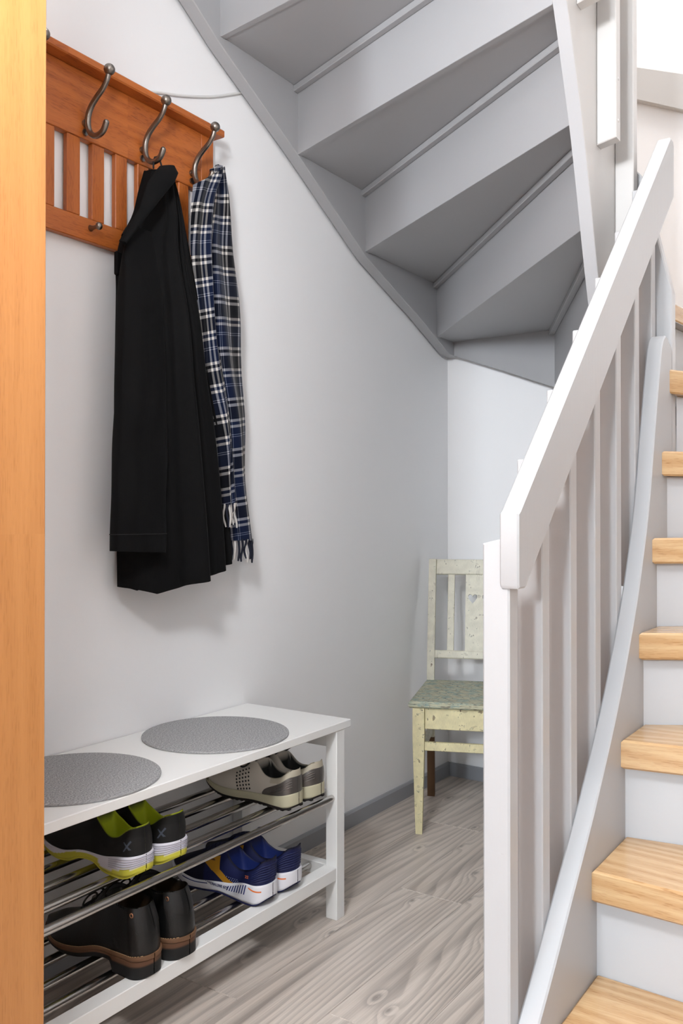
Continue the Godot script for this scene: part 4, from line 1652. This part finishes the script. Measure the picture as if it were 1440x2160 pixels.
func golf_shoe(label: String, heel: Vector3, yaw: float, foot: float) -> void:
	var D := shoe_dict(heel, yaw, foot)
	D.merge({"L": 0.285, "wh": 0.035, "wb": 0.0415, "bulge": 0.005, "lean": 0.002,
		"bottom": [[0.0, 0.012], [0.05, 0.006], [0.15, 0.005], [0.4, 0.008], [0.6, 0.006], [0.75, 0.010], [1.0, 0.036]],
		"mid": [[0.0, 0.040], [0.12, 0.033], [0.30, 0.028], [0.5, 0.026], [0.7, 0.026], [0.88, 0.036], [1.0, 0.058]],
		"rim": [[0.0, 0.094], [0.03, 0.093], [0.10, 0.078], [0.20, 0.070], [0.30, 0.074], [0.40, 0.098], [0.5, 0.092], [0.65, 0.074], [0.85, 0.058], [1.0, 0.060]],
		"open": [[0.0, 0.0], [0.012, 0.2], [0.03, 1.0], [0.34, 1.0], [0.42, 0.0], [1.0, 0.0]],
		"wr": [[0.0, 0.9], [0.1, 0.82], [0.3, 0.76], [0.45, 0.60], [0.7, 0.62], [1.0, 0.8]],
		"arch": [[0.0, 0.0], [0.4, 0.004], [0.6, 0.016], [0.85, 0.012], [1.0, 0.0]]})
	var t := thing("golf_shoe", label, "shoe", heel, "beige leather golf shoes")
	var beige := lin(208, 201, 190)
	var suede := lin(186, 179, 160)
	var dark := lin(40, 40, 42)
	build_upper(D, t, M.shoe, func(s, v, _side):
		if v > 1.2: return dark
		if s < 0.22 and v > 0.62 + s * 0.5: return suede
		if s > 0.92 and v < 0.5: return lin(60, 56, 50)
		return beige)
	# grey metallic heel counter
	var sf := mb()
	for sd in [-1.0, 1.0]:
		var g := []
		for i in 25:
			var s := 0.30 * pow(i / 24.0, 1.6)
			var row := []
			for k in 9:
				var top := 0.70 * sqrt(maxf(1.0 - pow(s / 0.305, 2.0), 0.0)) + 0.02
				row.append(side_point(D, s, top * k / 8.0, sd, 0.0013 * (1.0 if k < 8 else 0.4)))
			g.append(row)
		sheet(sf, g)
	var hc := part("heel_counter", sf, M.metalleather, t)
	for k in 4:
		sf = mb()
		var pts := []
		for i in 13:
			var u := i / 12.0
			pts.append(side_point(D, 0.015 + (0.20 - 0.03 * k) * u, 0.16 + 0.10 * k + 0.16 * (1.0 - u), -1.0, 0.0016))
		tube(sf, pts, 0.0012, 6, false)
		part("moulded_rib", sf, M.metalleather, hc)
	var lo = func(s): return smooth_table(D.bottom, s)
	var hi = func(s): return smooth_table(D.mid, s)
	build_sole(D, t, "midsole", lo, hi, 0.05, M.shoe, func(s, h): return lin(190, 185, 158) if s < 0.9 or h < 0.5 else lin(120, 112, 90))
	build_sole(D, t, "outsole", func(s): return smooth_table(D.bottom, s) - 0.005, func(s): return smooth_table(D.bottom, s) + 0.004, 0.03, M.shoe, func(_s, _h): return lin(34, 33, 32))
	sf = mb()
	for k in 18:
		var s := 0.04 + 0.84 * k / 17.0
		for sd in [-1.0, 1.0]:
			var p = sw(D, s * D.L, smooth_table(D.bottom, s) - 0.0035, centre(D, s) + sd * half_width(D, s) * 0.86)
			bx(sf, p - Vector3(0.0045, 0.004, 0.005), p + Vector3(0.0045, 0.003, 0.005), 0.001)
	part("lugs", sf, M.lug, t)
	# punched holes on the side
	for c in 5:
		for r in 6:
			var sh := mb()
			var p := side_point(D, 0.44 + 0.031 * c + 0.006 * r, 0.14 + 0.13 * r - 0.015 * c, -1.0, 0.0001)
			ball(sh, p, 0.0026, Vector3(1, 1, 0.4), 8, 5)
			part("punch_hole", sh, M.cord, t)
	build_tongue(D, t, 0.46, 0.35, 0.032, 0.026, M.tonguedark, dark)
	build_laces(D, t, 0.45, 0.66, 4, 0.0021, M.cord, true)

func running_shoe(label: String, heel: Vector3, yaw: float, foot: float) -> void:
	var D := shoe_dict(heel, yaw, foot)
	D.merge({"L": 0.29, "wh": 0.037, "wb": 0.0425, "bulge": 0.004, "lean": -0.006,
		"bottom": [[0.0, 0.016], [0.06, 0.004], [0.14, 0.0], [0.32, 0.003], [0.45, 0.007], [0.62, 0.004], [0.78, 0.006], [1.0, 0.036]],
		"mid": [[0.0, 0.050], [0.10, 0.046], [0.30, 0.038], [0.5, 0.032], [0.7, 0.028], [1.0, 0.050]],
		"rim": [[0.0, 0.108], [0.04, 0.104], [0.12, 0.082], [0.24, 0.072], [0.34, 0.082], [0.42, 0.100], [0.52, 0.094], [0.68, 0.072], [0.88, 0.054], [1.0, 0.052]],
		"open": [[0.0, 0.0], [0.012, 0.2], [0.03, 1.0], [0.34, 1.0], [0.42, 0.0], [1.0, 0.0]],
		"wr": [[0.0, 0.9], [0.08, 0.78], [0.3, 0.72], [0.45, 0.58], [0.7, 0.62], [1.0, 0.8]],
		"arch": [[0.0, 0.0], [0.4, 0.004], [0.6, 0.016], [0.85, 0.012], [1.0, 0.0]]})
	var t := thing("running_shoe", label, "shoe", heel, "navy and white running shoes")
	var navy := lin(25, 33, 72)
	var deep := lin(15, 19, 40)
	var bright := lin(28, 42, 100)
	build_upper(D, t, M.shoe, func(s, v, _side):
		if v > 1.2: return bright if s > 0.2 else deep
		if v > 0.9 and s < 0.4: return deep
		if s > 0.60: return deep
		return navy)
	var lo = func(s): return smooth_table(D.bottom, s) + 0.005
	var hi = func(s): return smooth_table(D.mid, s) + (0.006 * exp(-pow((s - 0.20) / 0.10, 2.0)))
	build_sole(D, t, "midsole", lo, hi, 0.09, M.shoe, func(_s, _h): return lin(232, 232, 238))
	build_sole(D, t, "outsole", func(s): return smooth_table(D.bottom, s), func(s): return smooth_table(D.bottom, s) + 0.0055, 0.02, M.shoe, func(_s, _h): return lin(38, 42, 84))
	# gold flash on the side
	var sf := mb()
	var gold := lin(186, 134, 34)
	side_patch(sf, D, [Vector2(0.62, 0.80), Vector2(0.46, 0.86), Vector2(0.44, 0.40), Vector2(0.52, 0.40)], -1.0, 0.0009, gold)
	side_patch(sf, D, [Vector2(0.52, 0.42), Vector2(0.45, 0.46), Vector2(0.27, 0.06), Vector2(0.40, 0.04)], -1.0, 0.0009, gold)
	part("side_flash", sf, M.shoe, t, "gold flash")
	# navy slanting bars, a navy line and an orange line on the midsole
	for k in 8:
		sf = mb()
		var s := 0.160 + 0.025 * k
		sole_patch(sf, D, [Vector2(s, 0.93 - 0.02 * k), Vector2(s + 0.011, 0.93 - 0.02 * k), Vector2(s + 0.030, 0.42), Vector2(s + 0.019, 0.42)], lo, hi, 0.09, 0.0006, lin(44, 54, 112))
		part("bar", sf, M.shoe, t)
	sf = mb()
	sole_patch(sf, D, [Vector2(0.035, 0.60), Vector2(0.14, 0.80), Vector2(0.14, 0.87), Vector2(0.035, 0.68)], lo, hi, 0.09, 0.0006, lin(232, 122, 62))
	sole_patch(sf, D, [Vector2(0.55, 0.70), Vector2(0.80, 0.72), Vector2(0.80, 0.82), Vector2(0.55, 0.80)], lo, hi, 0.09, 0.0006, lin(44, 54, 112))
	part("line", sf, M.shoe, t)
	# ribs of the heel
	for k in 7:
		sf = mb()
		var pts := []
		for i in 21:
			var u := i / 20.0
			var s: float = 0.004 + 0.10 * pow(absf(u * 2.0 - 1.0), 1.8)
			pts.append(side_point(D, s, 0.18 + 0.095 * k, -1.0 if u < 0.5 else 1.0, 0.0006))
		tube(sf, pts, 0.0014, 6, false)
		part("heel_rib", sf, M.navy, t)
	# dots of the mesh
	for r in 3:
		for c in 7:
			sf = mb()
			ball(sf, side_point(D, 0.235 + 0.022 * c + 0.010 * r, 0.10 + 0.10 * r + 0.03 * (6 - c) * 0.4, -1.0, 0.0002), 0.0011, Vector3(1, 1, 0.5), 6, 4)
			part("dot", sf, M.paledot, t)
	lettering(t, "ADRENALINE GTS", sole_at(D, 0.46, 0.70, lo, hi, 0.09), D, 0.0085, rgb8(52, 60, 104))
	lettering(t, "22", side_point(D, 0.155, 0.62, -1.0, 0.0022), D, 0.009, rgb8(226, 116, 70))
	lettering(t, "BROOKS", side_point(D, 0.545, 0.80, -1.0, 0.0024), D, 0.006, rgb8(60, 46, 40))
	build_tongue(D, t, 0.47, 0.36, 0.030, 0.027, M.bluefabric, bright)
	build_laces(D, t, 0.46, 0.68, 5, 0.0021, M.navylace, false)

func sole_at(D: Dictionary, s: float, h: float, lo: Callable, hi: Callable, flare: float) -> Vector3:
	var w := half_width(D, s)
	var x := w * (1.0 + flare * sin(PI * (0.15 + 0.7 * (1.0 - h)))) + 0.0022
	return sw(D, (s - 0.5) * D.L * (1.0 + flare * 0.35) + 0.5 * D.L, lerpf(lo.call(s), hi.call(s), h), centre(D, s) - x)

func lettering(parent: Node3D, words: String, at: Vector3, D: Dictionary, size: float, c: Color) -> void:
	var tm := TextMesh.new()
	var f := SystemFont.new()
	f.font_names = PackedStringArray(["Droid Sans"])
	f.font_weight = 700
	tm.font = f
	tm.text = words
	tm.font_size = 32
	tm.pixel_size = size / 32.0
	tm.depth = 0.0006
	tm.curve_step = 2.0
	var o = MeshInstance3D.new()
	o.name = "lettering"
	o.mesh = tm
	o.material_override = mat(c, 0.6)
	parent.add_child(o, true)
	o.position = at - org
	o.rotation.y = -atan2(D.fwd.z, -D.fwd.x) * -1.0

func boot(label: String, heel: Vector3, yaw: float, foot: float) -> void:
	var D := shoe_dict(heel, yaw, foot)
	D.merge({"L": 0.295, "wh": 0.037, "wb": 0.0430, "bulge": 0.003, "lean": 0.020,
		"bottom": [[0.0, 0.003], [0.04, 0.0], [0.25, 0.0], [0.275, 0.002], [0.285, 0.018], [0.40, 0.018], [0.60, 0.004], [0.75, 0.004], [1.0, 0.022]],
		"mid": [[0.0, 0.044], [0.25, 0.041], [0.42, 0.038], [0.60, 0.024], [0.80, 0.022], [1.0, 0.038]],
		"rim": [[0.0, 0.130], [0.05, 0.132], [0.2, 0.130], [0.34, 0.138], [0.44, 0.132], [0.55, 0.098], [0.70, 0.068], [0.88, 0.056], [1.0, 0.050]],
		"open": [[0.0, 0.0], [0.012, 0.15], [0.04, 1.0], [0.34, 1.0], [0.42, 0.0], [1.0, 0.0]],
		"wr": [[0.0, 0.9], [0.1, 0.82], [0.3, 0.80], [0.45, 0.60], [0.7, 0.62], [1.0, 0.8]],
		"arch": [[0.0, 0.0], [0.4, 0.004], [0.6, 0.014], [0.85, 0.012], [1.0, 0.0]]})
	var t := thing("leather_boot", label, "shoe", heel, "black leather boots")
	var blk := lin(19, 18, 18)
	build_upper(D, t, M.leather, func(_s, v, _side): return lin(48, 34, 28) if v > 1.2 else blk)
	var lo = func(s): return smooth_table(D.bottom, s)
	var hi = func(s): return smooth_table(D.mid, s) - 0.008
	build_sole(D, t, "sole", lo, hi, 0.03, M.shoe, func(s, h): return lin(100, 70, 50) if h > 0.74 else lin(30, 29, 29))
	build_sole(D, t, "welt", func(s): return smooth_table(D.mid, s) - 0.0085, func(s): return smooth_table(D.mid, s), 0.06, M.shoe, func(_s, h): return lin(112, 82, 60))
	# stitching of the welt
	var sf := mb()
	for k in 60:
		var s := 0.02 + 0.90 * k / 59.0
		var s2 := s + 0.009
		tube(sf, [sw(D, s * D.L, smooth_table(D.mid, s) + 0.0004, centre(D, s) - half_width(D, s) * 1.05), sw(D, s2 * D.L, smooth_table(D.mid, s2) + 0.0004, centre(D, s2) - half_width(D, s2) * 1.05)], 0.0008, 5)
	part("welt_stitching", sf, M.stitch, t)
	# back strap with its eyelet
	sf = mb()
	for sd in [-1.0, 1.0]:
		var g := []
		for i in 13:
			var s := 0.003 + 0.085 * pow(i / 12.0, 1.5)
			var row := []
			for k in 9:
				var v := lerpf(0.50 + 2.0 * s, 0.985, k / 8.0)
				row.append(side_point(D, s, v, sd, 0.0012))
			g.append(row)
		sheet(sf, g)
	part("back_strap", sf, M.bootstrap, t)
	sf = mb()
	var ce := side_point(D, 0.058, 0.86, -1.0, 0.0016)
	var ring := []
	for k in 17:
		var a := TAU * k / 16.0
		ring.append(ce + D.fwd * 0.0038 * cos(a) + Vector3(0, 0.0038 * sin(a), 0) - D.right * 0.0004)
	tube(sf, ring, 0.0013, 6, false)
	part("eyelet", sf, M.bronze, t)
	# round stamp on the side of the heel
	sf = mb()
	for rr in [0.0075, 0.0105]:
		var rg := []
		for k in 25:
			var a := TAU * k / 24.0
			rg.append(side_point(D, 0.23 + rr / D.L * cos(a), 0.20 + rr / 0.1 * sin(a), -1.0, 0.0003))
		tube(sf, rg, 0.0005, 5, false)
	part("stamp", sf, M.bootstrap, t)
	build_tongue(D, t, 0.50, 0.40, 0.034, 0.028, M.tonguedark, blk)
	build_laces(D, t, 0.47, 0.66, 4, 0.0021, M.cord, true)

func build_shoes() -> void:
	M.rib = mat(rgb8(186, 184, 196), 0.6)
	M.lime = mat(rgb8(170, 184, 36), 0.85)
	M.lug = mat(rgb8(30, 30, 29), 0.8)
	M.tonguedark = mat(rgb8(38, 38, 40), 0.85)
	M.bluefabric = mat(rgb8(34, 50, 112), 0.9)
	M.navy = mat(rgb8(28, 36, 84), 0.6)
	M.navylace = mat(rgb8(24, 29, 58), 0.9)
	M.paledot = mat(rgb8(150, 158, 192), 0.7)
	M.stitch = mat(rgb8(168, 136, 100), 0.8)
	M.bootstrap = mat(rgb8(20, 19, 19), 0.5)
	M.bronze = mat(rgb8(190, 136, 104), 0.35, 0.8)
	var yu := 0.3172
	var yl := 0.1345
	black_trainer("black and lime trainer nearest the cabinet on the upper shelf", Vector3(0.325, yu, 1.926), 0.02, 1.0)
	black_trainer("black and lime trainer on the inner side, away from the cabinet", Vector3(0.328, yu, 1.834), -0.01, -1.0)
	golf_shoe("beige golf shoe with punched holes, left of its pair", Vector3(0.336, yu + 0.004, 1.442), 0.0, 1.0)
	golf_shoe("beige golf shoe partly hidden, nearest the bench leg", Vector3(0.338, yu + 0.004, 1.352), -0.01, -1.0)
	boot("black leather boot nearest the cabinet on the lower shelf", Vector3(0.352, yl, 1.930), 0.02, 1.0)
	boot("black leather boot between the other boot and blue shoes", Vector3(0.356, yl, 1.836), -0.01, -1.0)
	running_shoe("navy running shoe with gold flash on the lower shelf", Vector3(0.344, yl, 1.555), 0.02, 1.0)
	running_shoe("navy running shoe behind, nearest the bench leg, lower shelf", Vector3(0.346, yl, 1.463), -0.01, -1.0)

# ---------------------------------------------------------------- unseen globe lamp, out of view, placed to light the left wall and cabinet
func build_unseen_lamp() -> void:
	var at := Vector3(1.02, 1.95, 2.87)
	var t := thing("unseen_pendant_lamp", "unseen opal globe lamp out of view, placed to light the left wall and cabinet", "lamp", Vector3(at.x, 2.5, at.z))
	var s := mb()
	tube(s, [Vector3(at.x, 2.4995, at.z), Vector3(at.x, 2.47, at.z)], 0.05, 28)
	part("ceiling_rose", s, M.bench, t)
	s = mb()
	tube(s, [Vector3(at.x, 2.47, at.z), Vector3(at.x, at.y + 0.118, at.z)], 0.003, 8)
	part("cord", s, M.cable, t)
	s = mb()
	ball(s, at, 0.12, Vector3.ONE, 36, 20)
	var glow := mat(rgb8(245, 243, 238), 0.6)
	glow.emission_enabled = true
	glow.emission = Color(0.99, 0.985, 0.98)
	glow.emission_energy_multiplier = 1.0
	part("unseen_lamp_globe", s, glow, t)
	var l := OmniLight3D.new()  # light of the unseen globe, brightens the left wall and cabinet
	l.name = "unseen_pendant_light"
	add_child(l)
	l.position = at
	l.light_energy = 1.95
	l.light_size = 0.12
	l.light_color = Color(0.97, 0.985, 1.0)
	l.omni_range = 20.0
	l.omni_attenuation = 2.0
	l.shadow_enabled = true
